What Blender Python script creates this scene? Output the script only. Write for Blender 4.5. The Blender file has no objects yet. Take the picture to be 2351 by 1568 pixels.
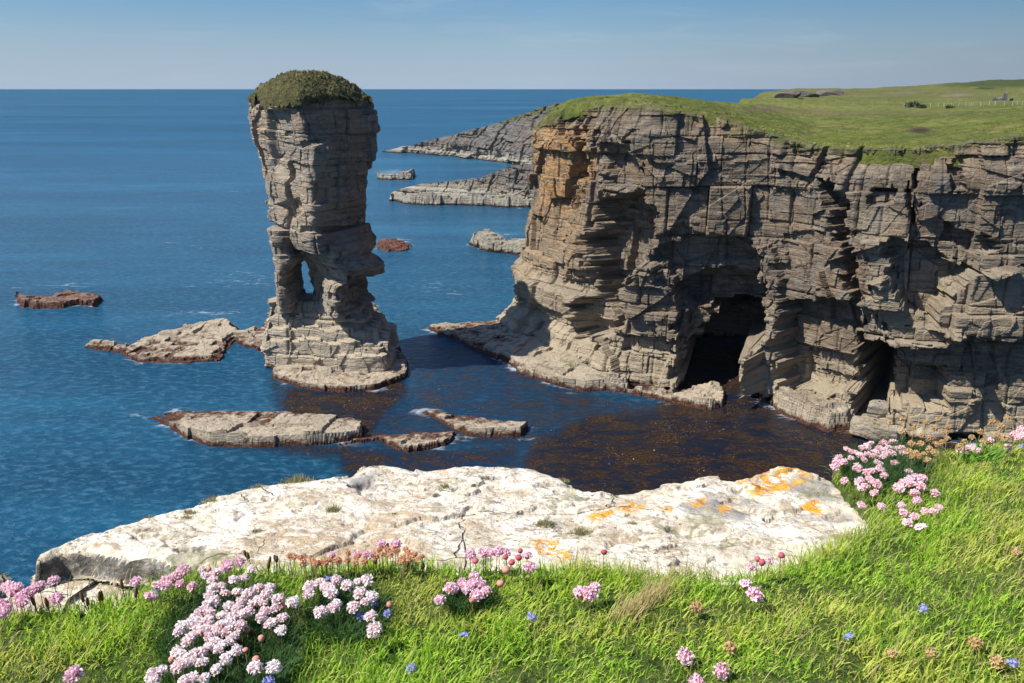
import bpy, math, random
import numpy as np
from mathutils import Vector, Matrix

random.seed(7); RNG = np.random.default_rng(7)
scene = bpy.context.scene
COL = scene.collection
R = math.radians

# ------------------------------------------------------------------ camera model (photo measured on a 2350 x 1568 sheet)
CAM_Z = 33.0; PITCH = R(17.6); F = 1828.0; CX, CY = 1175.0, 784.0
CP, SP = math.cos(PITCH), math.sin(PITCH)
def dep(v): return PITCH + np.arctan((np.asarray(v, float) - CY) / F)
def at(u, v, Y):
    """point on the line of sight (u,v) at ground distance Y"""
    drop = Y * np.tan(dep(v)); return np.array([(u - CX) / F * (Y * CP + drop * SP), Y, CAM_Z - drop])
def at_z(u, v, z):
    Y = (CAM_Z - z) / math.tan(float(dep(v))); return at(u, v, Y)
def at_plane(u, v, a, b):
    """point where the line of sight meets the sloping ground drop = a + b*Y"""
    return at(u, v, a / (math.tan(float(dep(v))) - b))
def to_px(x, y, z):
    d = y * CP + (CAM_Z - z) * SP
    return CX + F * x / d, CY - F * ((z - CAM_Z) * CP + y * SP) / d

# ------------------------------------------------------------------ numpy noise
def hsh(i, j, k, seed=0):
    i = np.asarray(i).astype(np.int64); j = np.asarray(j).astype(np.int64); k = np.asarray(k).astype(np.int64)
    n = (i * 374761393 + j * 668265263 + k * 2147483647 + seed * 1274126177) & 0xffffffff
    n = ((n ^ (n >> 13)) * 1274126177) & 0xffffffff
    n = ((n ^ (n >> 16)) * 2246822519) & 0xffffffff
    n = n ^ (n >> 15)
    return (n & 0xffffff).astype(np.float32) / np.float32(0xffffff)
def vn2(x, y, seed=0):
    x = np.asarray(x, float); y = np.asarray(y, float)
    xi = np.floor(x); yi = np.floor(y); fx = x - xi; fy = y - yi
    fx = fx * fx * (3 - 2 * fx); fy = fy * fy * (3 - 2 * fy)
    a = hsh(xi, yi, 0, seed); b = hsh(xi + 1, yi, 0, seed); c = hsh(xi, yi + 1, 0, seed); d = hsh(xi + 1, yi + 1, 0, seed)
    return (a * (1 - fx) + b * fx) * (1 - fy) + (c * (1 - fx) + d * fx) * fy * 1.0 - 0.5
def fbm(x, y, seed=0, o=4, g=0.5):
    t = 0; a = 1.0
    for k in range(o):
        t = t + a * vn2(x, y, seed + k * 17); x = x * 2.03 + 3.1; y = y * 2.03 + 7.7; a *= g
    return t
def sstep(a, b, x):
    t = np.clip((x - a) / (b - a), 0, 1); return t * t * (3 - 2 * t)
def poly_sd(px, py, poly):
    """signed distance to a polygon, positive inside"""
    poly = np.asarray(poly, float); n = len(poly)
    d = np.full(px.shape, 1e18); ins = np.zeros(px.shape, bool)
    for i in range(n):
        ax, ay = poly[i]; bx, by = poly[(i + 1) % n]
        ex, ey = bx - ax, by - ay; wx, wy = px - ax, py - ay
        t = np.clip((wx * ex + wy * ey) / (ex * ex + ey * ey + 1e-12), 0, 1)
        d = np.minimum(d, (wx - ex * t) ** 2 + (wy - ey * t) ** 2)
        c = ((ay > py) != (by > py))
        with np.errstate(divide='ignore', invalid='ignore'):
            xx = ex * (py - ay) / (ey if abs(ey) > 1e-12 else 1e-12) + ax
        ins ^= c & (px < xx)
    d = np.sqrt(d); return np.where(ins, d, -d)
def beds(z, lo, hi, tmin, tmax, seed):
    r = np.random.default_rng(seed); b = [lo]
    while b[-1] < hi: b.append(b[-1] + tmin + (tmax - tmin) * r.random() ** 1.6)
    b = np.array(b); i = np.clip(np.searchsorted(b, z) - 1, 0, len(b) - 2)
    return i, z - b[i], b[i + 1] - z, b[i + 1] - b[i]
def block_layer(s, z, tmin, tmax, w, amp, seed, groove=0.5, tilt=0.8):
    i, dl, du, th = beds(z, -60, 120, tmin, tmax, seed)
    wi = w * (0.55 + 0.95 * hsh(i, 3, 1, seed))
    q = (s + hsh(i, 1, 1, seed) * 50) / wi + 0.10 * vn2(s / w * 0.7, z / w * 0.7, seed)
    c = np.floor(q); fr = q - c
    v = hsh(i, c, 2, seed) - 0.5
    t = (hsh(i, c, 5, seed) - 0.5) * (fr - 0.5) + (hsh(i, c, 9, seed) - 0.5) * (dl / th - 0.5)
    e = np.minimum(np.minimum(dl, du), np.minimum(fr, 1 - fr) * wi)
    gw = 0.06 + 0.05 * tmin
    return amp * (2 * v + tilt * t) - amp * groove * (1 - sstep(0, gw, e)) * hsh(i, c // 2, 11, seed)
def facet_layer(s, z, size, amp, seed, grad=0.5):
    """broken planar facets: every cell of a Voronoi pattern is its own tilted plane"""
    x = s / size; y = z / size * 0.8; xi = np.floor(x); yi = np.floor(y)
    best = np.full(x.shape, 1e9); out = np.zeros(x.shape)
    for a in (-1, 0, 1):
        for b in (-1, 0, 1):
            cx = xi + a; cy = yi + b
            px = cx + hsh(cx, cy, 1, seed); py = cy + hsh(cx, cy, 2, seed)
            dx = x - px; dy = y - py; d = dx * dx + dy * dy
            v = 2 * hsh(cx, cy, 3, seed) - 1 + grad * 4 * ((hsh(cx, cy, 4, seed) - 0.5) * dx + (hsh(cx, cy, 6, seed) - 0.5) * dy)
            m = d < best; best = np.where(m, d, best); out = np.where(m, v, out)
    return amp * out
def rock2d(s, z, seed, big=1.0, med=1.0, fine=1.0, dip=0.03):
    zz = z + dip * s + 0.22 * fbm(s / 14, z / 14, seed + 5, 2)
    m = sstep(-0.15, 0.25, fbm(s / 9, z / 6, seed + 8, 2))          # where the beds are thin and broken
    d = big * (facet_layer(s, z, 6.5, 0.6, seed + 1) + block_layer(s, zz, 2.5, 6, 6.5, 0.6, seed + 2))
    d = d + med * (facet_layer(s + 2 * fbm(s / 5, z / 5, seed, 2), z, 2.3, 0.15, seed + 3) + (0.35 + 0.65 * m) * block_layer(s, zz, 0.6, 2.0, 2.6, 0.34, seed + 4))
    d = d + fine * ((0.3 + 0.7 * m) * block_layer(s, zz, 0.16, 0.6, 1.6, 0.085, seed + 6) + 0.10 * fbm(s / 0.9, z / 0.5, seed + 7, 3))
    return d

# ------------------------------------------------------------------ object helpers
def mesh_np(name, verts, faces, mat=None, parent=None, smooth=False, attrs=None, fattrs=None):
    verts = np.asarray(verts, np.float32).reshape(-1, 3); faces = np.asarray(faces, np.int32)
    k = faces.shape[1]; me = bpy.data.meshes.new(name)
    me.vertices.add(len(verts)); me.vertices.foreach_set('co', verts.ravel())
    me.loops.add(faces.size); me.loops.foreach_set('vertex_index', faces.ravel())
    me.polygons.add(len(faces)); me.polygons.foreach_set('loop_start', np.arange(0, faces.size, k, dtype=np.int32))
    me.polygons.foreach_set('use_smooth', np.full(len(faces), smooth))
    me.update(calc_edges=True)
    for n, a in (attrs or {}).items():
        a = np.asarray(a, np.float32)
        if a.ndim == 1:
            at_ = me.attributes.new(n, 'FLOAT', 'POINT'); at_.data.foreach_set('value', a)
        else:
            at_ = me.attributes.new(n, 'FLOAT_COLOR', 'POINT')
            at_.data.foreach_set('color', np.concatenate([a, np.ones((len(a), 1), np.float32)], 1).ravel())
    o = bpy.data.objects.new(name, me); COL.objects.link(o)
    if mat: me.materials.append(mat)
    if parent: o.parent = parent
    return o
def grid_faces(nr, nc, wrap=False):
    c = np.arange(nc if wrap else nc - 1); r = np.arange(nr - 1)
    rr, cc = np.meshgrid(r, c, indexing='ij'); c2 = (cc + 1) % nc
    return np.stack([rr * nc + cc, rr * nc + c2, (rr + 1) * nc + c2, (rr + 1) * nc + cc], -1).reshape(-1, 4)
def compact(verts, faces, attrs=None):
    used = np.zeros(len(verts), bool); used[faces.ravel()] = True
    m = np.cumsum(used) - 1
    return verts[used], m[faces], {k: v[used] for k, v in (attrs or {}).items()}
def tag(o, label, cat, group=None, kind=None):
    o['label'] = label; o['category'] = cat
    if group: o['group'] = group
    if kind: o['kind'] = kind
    return o
def empty(name, loc=(0, 0, 0)):
    o = bpy.data.objects.new(name, None); COL.objects.link(o); o.location = loc; o.empty_display_size = 0.05; return o
def smooth_closed(p, n, it=3):
    p = np.asarray(p, float)
    for _ in range(it):                                            # corner cutting
        q = np.roll(p, -1, 0); p = np.stack([0.8 * p + 0.2 * q, 0.2 * p + 0.8 * q], 1).reshape(-1, 2)
    return resample(np.vstack([p, p[:1]]), n + 1)[:-1]
def smooth_open(p, it=3):
    p = np.asarray(p, float)
    for _ in range(it):
        a, b = p[:-1], p[1:]; q = np.stack([0.78 * a + 0.22 * b, 0.22 * a + 0.78 * b], 1).reshape(-1, p.shape[1]); p = np.vstack([p[:1], q, p[-1:]])
    return p
def resample(p, n):
    d = np.r_[0, np.cumsum(np.hypot(*(np.diff(p[:, :2], axis=0).T)))]
    t = np.linspace(0, d[-1], n); return np.stack([np.interp(t, d, p[:, k]) for k in range(p.shape[1])], 1)

# ------------------------------------------------------------------ materials
class NT:
    def __init__(s, name):
        s.m = bpy.data.materials.new(name); s.m.use_nodes = True; s.t = s.m.node_tree; s.t.nodes.clear()
        s.out = s.n('ShaderNodeOutputMaterial')
    def n(s, typ, **kw):
        x = s.t.nodes.new(typ)
        for k, v in kw.items(): setattr(x, k, v)
        return x
    def put(s, sock, v):
        if hasattr(v, 'is_output'): s.t.links.new(v, sock)
        elif isinstance(v, (tuple, list)) and len(v) == 3 and sock.type == 'RGBA': sock.default_value = (*v, 1)
        else: sock.default_value = v
    def pos(s, sx=1, sy=1, sz=1, rot=(0, 0, 0)):
        if not hasattr(s, 'geo'): s.geo = s.n('ShaderNodeNewGeometry')
        m = s.n('ShaderNodeMapping'); s.put(m.inputs['Vector'], s.geo.outputs['Position']); m.inputs['Scale'].default_value = (sx, sy, sz); m.inputs['Rotation'].default_value = rot
        return m.outputs[0]
    def noise(s, vec, scale=1, detail=4, rough=0.55, dist=0.0):
        x = s.n('ShaderNodeTexNoise'); s.put(x.inputs['Vector'], vec)
        for k, v in (('Scale', scale), ('Detail', detail), ('Roughness', rough), ('Distortion', dist)): x.inputs[k].default_value = v
        return x.outputs['Fac']
    def voro(s, vec, scale=1, feature='F1', out='Distance'):
        x = s.n('ShaderNodeTexVoronoi', feature=feature); s.put(x.inputs['Vector'], vec); x.inputs['Scale'].default_value = scale
        return x.outputs[out]
    def mr(s, v, a, b, c=0.0, d=1.0, smooth=True):
        x = s.n('ShaderNodeMapRange', interpolation_type='SMOOTHSTEP' if smooth else 'LINEAR'); s.put(x.inputs[0], v)
        for k, q in zip((1, 2, 3, 4), (a, b, c, d)): x.inputs[k].default_value = q
        return x.outputs[0]
    def math(s, op, a, b=0.0):
        x = s.n('ShaderNodeMath', operation=op); s.put(x.inputs[0], a); s.put(x.inputs[1], b); return x.outputs[0]
    def mix(s, f, a, b, mode='MIX'):
        x = s.n('ShaderNodeMix', data_type='RGBA', blend_type=mode); s.put(x.inputs[0], f); s.put(x.inputs[6], a); s.put(x.inputs[7], b); return x.outputs[2]
    def ramp(s, f, stops):
        x = s.n('ShaderNodeValToRGB'); s.put(x.inputs[0], f); e = x.color_ramp.elements
        while len(e) < len(stops): e.new(0.5)
        for q, (p, c) in zip(e, stops): q.position = p; q.color = (*c, 1)
        return x.outputs[0]
    def attr(s, name, out='Fac'):
        x = s.n('ShaderNodeAttribute', attribute_name=name); return x.outputs[out]
    def bump(s, h, strength=1, dist=0.1, normal=None):
        x = s.n('ShaderNodeBump'); s.put(x.inputs['Height'], h); x.inputs['Strength'].default_value = strength; x.inputs['Distance'].default_value = dist
        if normal is not None: s.put(x.inputs['Normal'], normal)
        return x.outputs[0]
    def bsdf(s, color, rough=0.9, normal=None, spec=0.25, **kw):
        b = s.n('ShaderNodeBsdfPrincipled'); s.put(b.inputs['Base Color'], color); s.put(b.inputs['Roughness'], rough); b.inputs['Specular IOR Level'].default_value = spec
        if normal is not None: s.put(b.inputs['Normal'], normal)
        for k, v in kw.items(): s.put(b.inputs[k], v)
        return b.outputs[0]
    def done(s, sh): s.put(s.out.inputs['Surface'], sh); return s.m

def sepz(N):
    x = N.n('ShaderNodeSeparateXYZ'); N.put(x.inputs[0], N.pos()); return x.outputs[2]
def rock_material(name, dark, mid, light, pale, pale_z=(2.0, 7.0), weed_z=0.5, brown=(0.21, 0.125, 0.065), brown_amt=0.5, scale=1.0, algae=0.0, weed=(0.045, 0.02, 0.012), patch=True, bump=1.0, blue=0.3):
    N = NT(name); z = sepz(N)
    big = N.noise(N.pos(1, 1, 1.3), 0.14 * scale, 3, 0.6)
    med = N.noise(N.pos(1, 1, 2.2), 0.8 * scale, 5, 0.65, 0.4)
    strat = N.noise(N.pos(.10, .10, 1.9, (R(2), R(-2), 0)), 1.3 * scale, 4, 0.7)
    fine = N.noise(N.pos(), 5.5 * scale, 4, 0.7)
    streak = N.noise(N.pos(1, 1, 0.10), 1.1 * scale, 3, 0.6)
    c = N.ramp(N.math('ADD', N.math('MULTIPLY', med, 0.55), N.math('MULTIPLY', strat, 0.45)), [(0.33, dark), (0.5, mid), (0.66, light)])
    c = N.mix(N.math('MULTIPLY', N.mr(big, 0.48, 0.66), brown_amt), c, N.mix(0.5, c, brown))
    c = N.mix(N.math('MULTIPLY', N.mr(streak, 0.56, 0.72), 0.45), c, N.mix(0.7, c, dark))
    if blue: c = N.mix(N.math('MULTIPLY', N.mr(N.noise(N.pos(1, 1, 1), 0.33 * scale, 3), 0.52, 0.68), blue), c, (0.14, 0.155, 0.16))
    zz = N.math('ADD', z, N.math('MULTIPLY', N.math('SUBTRACT', med, 0.5), 4.0))
    c = N.mix(N.math('MULTIPLY', N.mr(zz, pale_z[0], pale_z[1], 1, 0), 0.85), c, N.mix(N.mr(strat, 0.35, 0.62), N.mix(0.4, pale, mid), pale))
    c = N.mix(0.55, c, N.mix(fine, (0.25, 0.25, 0.25), (0.95, 0.93, 0.9)), 'OVERLAY')
    if patch:
        c = N.mix(N.math('MULTIPLY', N.attr('lichen'), N.mr(N.noise(N.pos(1, 1, 1.6), 0.9, 5, 0.7), 0.40, 0.56)), c, N.ramp(N.noise(N.pos(1, 1, 2), 1.6, 3), [(0.3, (0.34, 0.15, 0.045)), (0.55, (0.46, 0.27, 0.10)), (0.8, (0.50, 0.36, 0.19))]))
        c = N.mix(N.attr('dry'), c, N.mix(0.6, c, pale))  # paler tint: sunlit sides and blocks painted lighter, also the pale nose rock
        c = N.mix(N.math('MULTIPLY', N.attr('turf'), N.mr(fine, 0.36, 0.5)), c, N.ramp(med, [(0.3, (0.06, 0.075, 0.02)), (0.7, (0.13, 0.13, 0.05))]))
    if algae:
        g = N.math('MULTIPLY', N.mr(N.noise(N.pos(1, 1, 1), 0.45, 3), 0.57, 0.66), N.mr(z, 0.9, 1.6)); c = N.mix(N.math('MULTIPLY', g, algae), c, (0.16, 0.17, 0.035))
    zw = N.math('ADD', z, N.math('MULTIPLY', N.math('SUBTRACT', N.noise(N.pos(1, 1, 1), 0.9, 5, 0.75), 0.5), 2.4))
    c = N.mix(N.mr(zw, weed_z - 0.1, weed_z + 0.45, 1, 0), c, N.ramp(fine, [(0.35, tuple(q * .35 for q in weed)), (0.55, weed), (0.75, tuple(min(1, q * 3.0) for q in weed))]))
    h = N.math('ADD', N.math('MULTIPLY', N.noise(N.pos(.22, .22, 3.4, (R(2), R(-2), 0)), 1.6 * scale, 5, 0.7), 1.0), N.math('MULTIPLY', N.noise(N.pos(1, 1, 1.8), 2.6 * scale, 6, 0.7), 0.9))
    cr = N.mr(N.voro(N.pos(0.7, 0.7, 1.2), 0.8 * scale, 'DISTANCE_TO_EDGE'), 0.0, 0.05, 0.0, 0.18)
    nb = N.bump(N.math('ADD', h, cr), 0.9 * bump, 0.28 / scale)
    return N.done(N.bsdf(c, 0.92, nb, 0.15))

M = {}
M['cliff'] = rock_material('cliff_rock', (0.058, 0.048, 0.038), (0.165, 0.134, 0.098), (0.29, 0.238, 0.172), (0.37, 0.31, 0.215), pale_z=(1.0, 9.0), weed_z=0.35, algae=0.0)
M['stack'] = rock_material('stack_rock', (0.080, 0.070, 0.059), (0.225, 0.188, 0.146), (0.37, 0.31, 0.24), (0.42, 0.36, 0.265), pale_z=(3.5, 9.0), weed_z=0.3, brown=(0.27, 0.16, 0.09), brown_amt=0.7)
M['skerry'] = rock_material('skerry_rock', (0.095, 0.08, 0.062), (0.25, 0.21, 0.155), (0.42, 0.365, 0.275), (0.42, 0.355, 0.26), pale_z=(0.2, 3.0), weed_z=0.36, algae=0.8, weed=(0.10, 0.045, 0.028), patch=False, blue=0)
M['weedrock'] = rock_material('weedy_rock', (0.07, 0.045, 0.035), (0.15, 0.10, 0.075), (0.30, 0.22, 0.16), (0.26, 0.19, 0.14), pale_z=(0.2, 3.0), weed_z=0.75, weed=(0.13, 0.06, 0.04), patch=False, blue=0)
M['ledge'] = rock_material('weedy_ledge_rock', (0.12, 0.095, 0.075), (0.27, 0.21, 0.155), (0.46, 0.38, 0.28), (0.40, 0.32, 0.23), pale_z=(0.2, 3.0), weed_z=0.42, weed=(0.12, 0.075, 0.05), patch=False, blue=0)
M['far'] = rock_material('far_rock', (0.065, 0.062, 0.060), (0.120, 0.110, 0.098), (0.20, 0.18, 0.15), (0.34, 0.31, 0.24), pale_z=(2.0, 6.5), weed_z=0.4, scale=0.45, brown_amt=0.35, patch=True)

def turf_material(name, cols, scale=1.0, brown=0.5, bump=1.0, attr_tint=True):
    N = NT(name)
    a = N.noise(N.pos(), 0.05 * scale, 4, 0.6); b = N.noise(N.pos(), 0.5 * scale, 5, 0.7, 0.5); f = N.noise(N.pos(), 3.2 * scale, 5, 0.75)
    c = N.ramp(N.math('ADD', N.math('MULTIPLY', a, 0.4), N.math('MULTIPLY', b, 0.6)), [(0.34, cols[0]), (0.5, cols[1]), (0.64, cols[2])])
    c = N.mix(N.math('MULTIPLY', N.mr(N.noise(N.pos(1, 1, 1), 0.16 * scale, 5, 0.7), 0.54, 0.70), brown), c, cols[3])
    c = N.mix(0.85, c, N.mix(f, (0.08, 0.08, 0.08), (1, 1, 0.92)), 'OVERLAY')
    c = N.mix(N.math('MULTIPLY', N.mr(N.noise(N.pos(1, 0.7, 1), 0.9 * scale, 6, 0.75, 0.8), 0.53, 0.62), 0.55), c, N.mix(0.5, c, (0.035, 0.045, 0.018)))
    if attr_tint:
        c = N.mix(N.attr('tintf'), c, N.mix(0.6, N.attr('tint', 'Color'), N.mix(f, (0, 0, 0), N.attr('tint', 'Color')), 'MIX'))
    nb = N.bump(N.math('ADD', N.math('MULTIPLY', f, 0.8), N.math('MULTIPLY', b, 1.4)), 1.0 * bump, 0.35 / scale)
    return N.done(N.bsdf(c, 0.95, nb, 0.1))
M['plateau'] = turf_material('plateau_turf', [(0.060, 0.080, 0.022), (0.140, 0.165, 0.038), (0.245, 0.245, 0.070), (0.26, 0.215, 0.10)], bump=1.5, brown=0.8)
M['cap'] = turf_material('cap_turf', [(0.045, 0.050, 0.022), (0.085, 0.082, 0.036), (0.15, 0.125, 0.06), (0.17, 0.125, 0.075)], scale=2.4, brown=1.0, attr_tint=False)

def plain(name, col, rough=0.8, var=0.25, scale=60, spec=0.2, trans=0.0):
    N = NT(name); f = N.noise(N.pos(), scale, 3)
    c = N.mix(f, tuple(x * (1 - var) for x in col), tuple(min(1, x * (1 + var)) for x in col))
    b = N.bsdf(c, rough, None, spec)
    if trans:
        t = N.n('ShaderNodeBsdfTranslucent'); N.put(t.inputs[0], c); m = N.n('ShaderNodeMixShader'); m.inputs[0].default_value = trans
        N.put(m.inputs[1], b); N.put(m.inputs[2], t.outputs[0]); b = m.outputs[0]
    return N.done(b)

# ------------------------------------------------------------------ light and sky
SUN_EL = R(51); SUN_AZ = R(-18)   # degrees beyond due left
SUN_DIR = Vector((-math.cos(SUN_EL) * math.cos(SUN_AZ), math.cos(SUN_EL) * math.sin(SUN_AZ), math.sin(SUN_EL)))
sl = bpy.data.lights.new('sun', 'SUN'); sl.energy = 4.3; sl.angle = R(0.5); sl.color = (1, 0.945, 0.86)
so = bpy.data.objects.new('sun', sl); COL.objects.link(so); so.rotation_euler = SUN_DIR.to_track_quat('Z', 'Y').to_euler(); so.location = (-40, 20, 80)
w = bpy.data.worlds.new('World'); scene.world = w; w.use_nodes = True
wt = w.node_tree; wt.nodes.clear()
def wn(t, **k):
    x = wt.nodes.new(t)
    for a, b in k.items(): setattr(x, a, b)
    return x
sky = wn('ShaderNodeTexSky', sky_type='NISHITA', sun_disc=False); sky.sun_elevation = SUN_EL; sky.sun_rotation = R(-90) + SUN_AZ; sky.altitude = 30; sky.air_density = 1.0; sky.dust_density = 0.6; sky.ozone_density = 2.5
tc = wn('ShaderNodeTexCoord'); sp_ = wn('ShaderNodeSeparateXYZ'); wt.links.new(tc.outputs['Generated'], sp_.inputs[0])
rm = wn('ShaderNodeValToRGB'); wt.links.new(sp_.outputs[2], rm.inputs[0])
e = rm.color_ramp.elements; e[0].position = 0.0; e[0].color = (0.40, 0.50, 0.68, 1); e[1].position = 0.13; e[1].color = (0.35, 0.50, 0.64, 1)
q = e.new(0.4); q.color = (0.55, 0.72, 1.0, 1)
gx = wn('ShaderNodeMapRange'); wt.links.new(sp_.outputs[0], gx.inputs[0]); gx.inputs[1].default_value = 0.05; gx.inputs[2].default_value = 0.6; gx.inputs[3].default_value = 1.0; gx.inputs[4].default_value = 0.68
mu = wn('ShaderNodeMix', data_type='RGBA', blend_type='MULTIPLY'); mu.inputs[0].default_value = 1; wt.links.new(sky.outputs[0], mu.inputs[6]); wt.links.new(rm.outputs[0], mu.inputs[7])
# thin streaks of high cloud
mp = wn('ShaderNodeMapping'); mp.inputs['Scale'].default_value = (2.2, 2.2, 22); wt.links.new(tc.outputs['Generated'], mp.inputs[0])
cn = wn('ShaderNodeTexNoise'); cn.inputs['Scale'].default_value = 2.0; cn.inputs['Detail'].default_value = 6; cn.inputs['Roughness'].default_value = 0.6; cn.inputs['Distortion'].default_value = 0.6; wt.links.new(mp.outputs[0], cn.inputs[0])
cr = wn('ShaderNodeMapRange', interpolation_type='SMOOTHSTEP'); wt.links.new(cn.outputs[0], cr.inputs[0]); cr.inputs[1].default_value = 0.52; cr.inputs[2].default_value = 0.74; cr.inputs[3].default_value = 0.0; cr.inputs[4].default_value = 0.16
hz = wn('ShaderNodeMapRange', interpolation_type='SMOOTHSTEP'); wt.links.new(sp_.outputs[2], hz.inputs[0]); hz.inputs[1].default_value = -0.02; hz.inputs[2].default_value = 0.10; hz.inputs[3].default_value = 0.85; hz.inputs[4].default_value = 0.0
hm = wn('ShaderNodeMix', data_type='RGBA'); wt.links.new(hz.outputs[0], hm.inputs[0]); wt.links.new(mu.outputs[2], hm.inputs[6]); hm.inputs[7].default_value = (2.75, 3.45, 4.45, 1)
gm = wn('ShaderNodeMix', data_type='RGBA', blend_type='MULTIPLY'); gm.inputs[0].default_value = 1; wt.links.new(hm.outputs[2], gm.inputs[6]); wt.links.new(gx.outputs[0], gm.inputs[7])
mc = wn('ShaderNodeMix', data_type='RGBA'); wt.links.new(cr.outputs[0], mc.inputs[0]); wt.links.new(gm.outputs[2], mc.inputs[6]); mc.inputs[7].default_value = (3.4, 3.9, 4.5, 1)
bg = wn('ShaderNodeBackground'); bg.inputs[1].default_value = 0.095; wt.links.new(mc.outputs[2], bg.inputs[0])
wo = wn('ShaderNodeOutputWorld'); wt.links.new(bg.outputs[0], wo.inputs[0])
scene.view_settings.view_transform = 'Standard'; scene.view_settings.look = 'None'; scene.view_settings.exposure = 0.75; scene.view_settings.gamma = 1.0

cam = bpy.data.cameras.new('camera'); co = bpy.data.objects.new('camera', cam); COL.objects.link(co)
cam.sensor_width = 36; cam.lens = 36 * F / 2350; cam.clip_start = 0.05; cam.clip_end = 90000
co.location = (0, 0, CAM_Z); co.rotation_euler = (R(90) - PITCH, 0, 0); scene.camera = co

# ------------------------------------------------------------------ the sea
def axis(pts):
    out = []
    for a, b, st in pts: out.append(np.arange(a, b, st))
    return np.unique(np.concatenate(out + [[pts[-1][1]]]))
sx = np.concatenate([-np.geomspace(150, 60000, 40)[::-1], np.arange(-148, 100, 0.6), np.geomspace(101, 60000, 40)])
sy = np.concatenate([[-60000, -8000, -1000, -200, -60], np.arange(0, 30, 5), np.arange(30, 200, 0.6), np.geomspace(201, 70000, 80)])
SX, SY = np.meshgrid(sx, sy)
su, sv = to_px(SX, np.maximum(SY, 20), 0 * SX)
kelp = np.zeros(SX.shape)  # kelp cover, and the shade painted into the cave water
def blob(poly, soft, amt=1.0):
    global kelp
    m = (SY > 30) & (SY < 200) & (np.abs(SX) < 150); o = np.zeros(SX.shape)
    o[m] = sstep(-soft, soft, poly_sd(su[m], sv[m], poly)) * amt; kelp = np.maximum(kelp, o)
blob([(1230, 1010), (1350, 950), (1500, 940), (1680, 940), (1760, 900), (2000, 990), (2200, 1010), (2500, 1020), (2500, 1300), (1900, 1300), (1500, 1160), (1230, 1110), (1200, 1060)], 60)
blob([(660, 890), (800, 900), (920, 865), (935, 905), (880, 950), (860, 1000), (700, 990), (650, 940)], 25, 0.95)
blob([(420, 1020), (700, 1010), (1050, 1020), (1200, 1010), (1200, 1080), (800, 1120), (760, 1060)], 30, 0.55)
blob([(900, 730), (1120, 740), (1300, 850), (1430, 905), (1330, 930), (1250, 960), (960, 900), (920, 820)], 30, 0.28)
blob([(930, 770), (1130, 760), (1380, 890), (1700, 940), (1230, 1060), (900, 1050), (640, 1030), (640, 1020), (650, 890), (920, 880)], 50, 0.46)
blob([(500, 1030), (1300, 1060), (1500, 1250), (300, 1250)], 70, 0.22)
blob([(1560, 800), (1760, 800), (1790, 960), (1500, 960)], 12, 0.9); blob([(1930, 850), (2200, 850), (2200, 1010), (1930, 1010)], 12, 0.9)  # shade in the cave mouths painted into the water through this mask
blob([(610, 860), (660, 880), (700, 1000), (640, 990)], 15, 0.45)
kelp = kelp.ravel()
foam = np.zeros(SX.shape)
for (u, v, ru, rv, a) in ((130, 655, 120, 9, .45), (480, 720, 150, 9, .5), (560, 650, 160, 18, .4), (500, 445, 130, 5, .6), (905, 560, 50, 22, .7), (905, 400, 55, 12, .7), (560, 630, 60, 10, .5), (960, 345, 90, 5, .7), (1130, 540, 70, 9, .6), (1000, 660, 120, 18, .35), (1040, 470, 140, 8, .3), (430, 560, 200, 30, .25)):
    foam = np.maximum(foam, a * np.exp(-((su - u) / ru) ** 2 - ((sv - v) / rv) ** 2) * (SY > 20))
N = NT('sea_water')
dist = N.n('ShaderNodeCameraData') if False else None
k = N.attr('kelp')  # kelp cover together with the painted cave shade
w1 = N.noise(N.pos(0.55, 1.0, 1, (0, 0, R(12))), 1.5, 4, 0.68, 0.35); w2 = N.noise(N.pos(0.35, 1, 1, (0, 0, R(-8))), 0.16, 3, 0.6); w3 = N.noise(N.pos(0.16, 1.0, 1, (0, 0, R(5))), 0.035, 6, 0.72)
w5 = N.noise(N.pos(0.22, 1.0, 1, (0, 0, R(4))), 0.0045, 5, 0.65)
deep = N.ramp(N.math('ADD', N.math('MULTIPLY', w3, 0.5), N.math('MULTIPLY', w5, 0.5)), [(0.36, (0.004, 0.042, 0.082)), (0.52, (0.010, 0.082, 0.150)), (0.64, (0.026, 0.138, 0.222))])
deep = N.mix(N.mr(w2, 0.35, 0.68), N.mix(0.35, deep, (0.003, 0.026, 0.060)), deep)
deep = N.mix(N.math('MULTIPLY', N.mr(w1, 0.44, 0.70), 0.48), deep, (0.060, 0.180, 0.270))
kn = N.noise(N.pos(0.6, 1.0, 1, (0, 0, R(25))), 0.45, 7, 0.78, 1.0); kf = N.noise(N.pos(0.8, 1.2, 1), 3.6, 5, 0.8, 0.5)
kc = N.ramp(kf, [(0.36, (0.010, 0.006, 0.004)), (0.50, (0.030, 0.017, 0.009)), (0.60, (0.060, 0.038, 0.022)), (0.74, (0.145, 0.098, 0.058))])
kc = N.mix(N.mr(kn, 0.42, 0.60), (0.008, 0.012, 0.022), kc)
kfac = N.mr(N.math('ADD', k, N.math('MULTIPLY', N.math('SUBTRACT', kn, 0.5), 1.1)), 0.32, 0.72)
kfac = N.math('MULTIPLY', kfac, N.mr(k, 0.0, 0.15))
col = N.mix(N.math('MULTIPLY', N.mr(k, 0.05, 0.6), 0.8), deep, (0.005, 0.014, 0.034)); col = N.mix(kfac, col, kc)
fo = N.attr('foam'); fn = N.noise(N.pos(0.5, 1.2, 1), 0.5, 6, 0.8, 0.7)
ff = N.mr(N.math('ADD', N.math('MULTIPLY', fo, 0.42), fn), 0.66, 0.90)
col = N.mix(N.math('MULTIPLY', ff, 0.75), col, (0.50, 0.55, 0.60))
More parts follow.
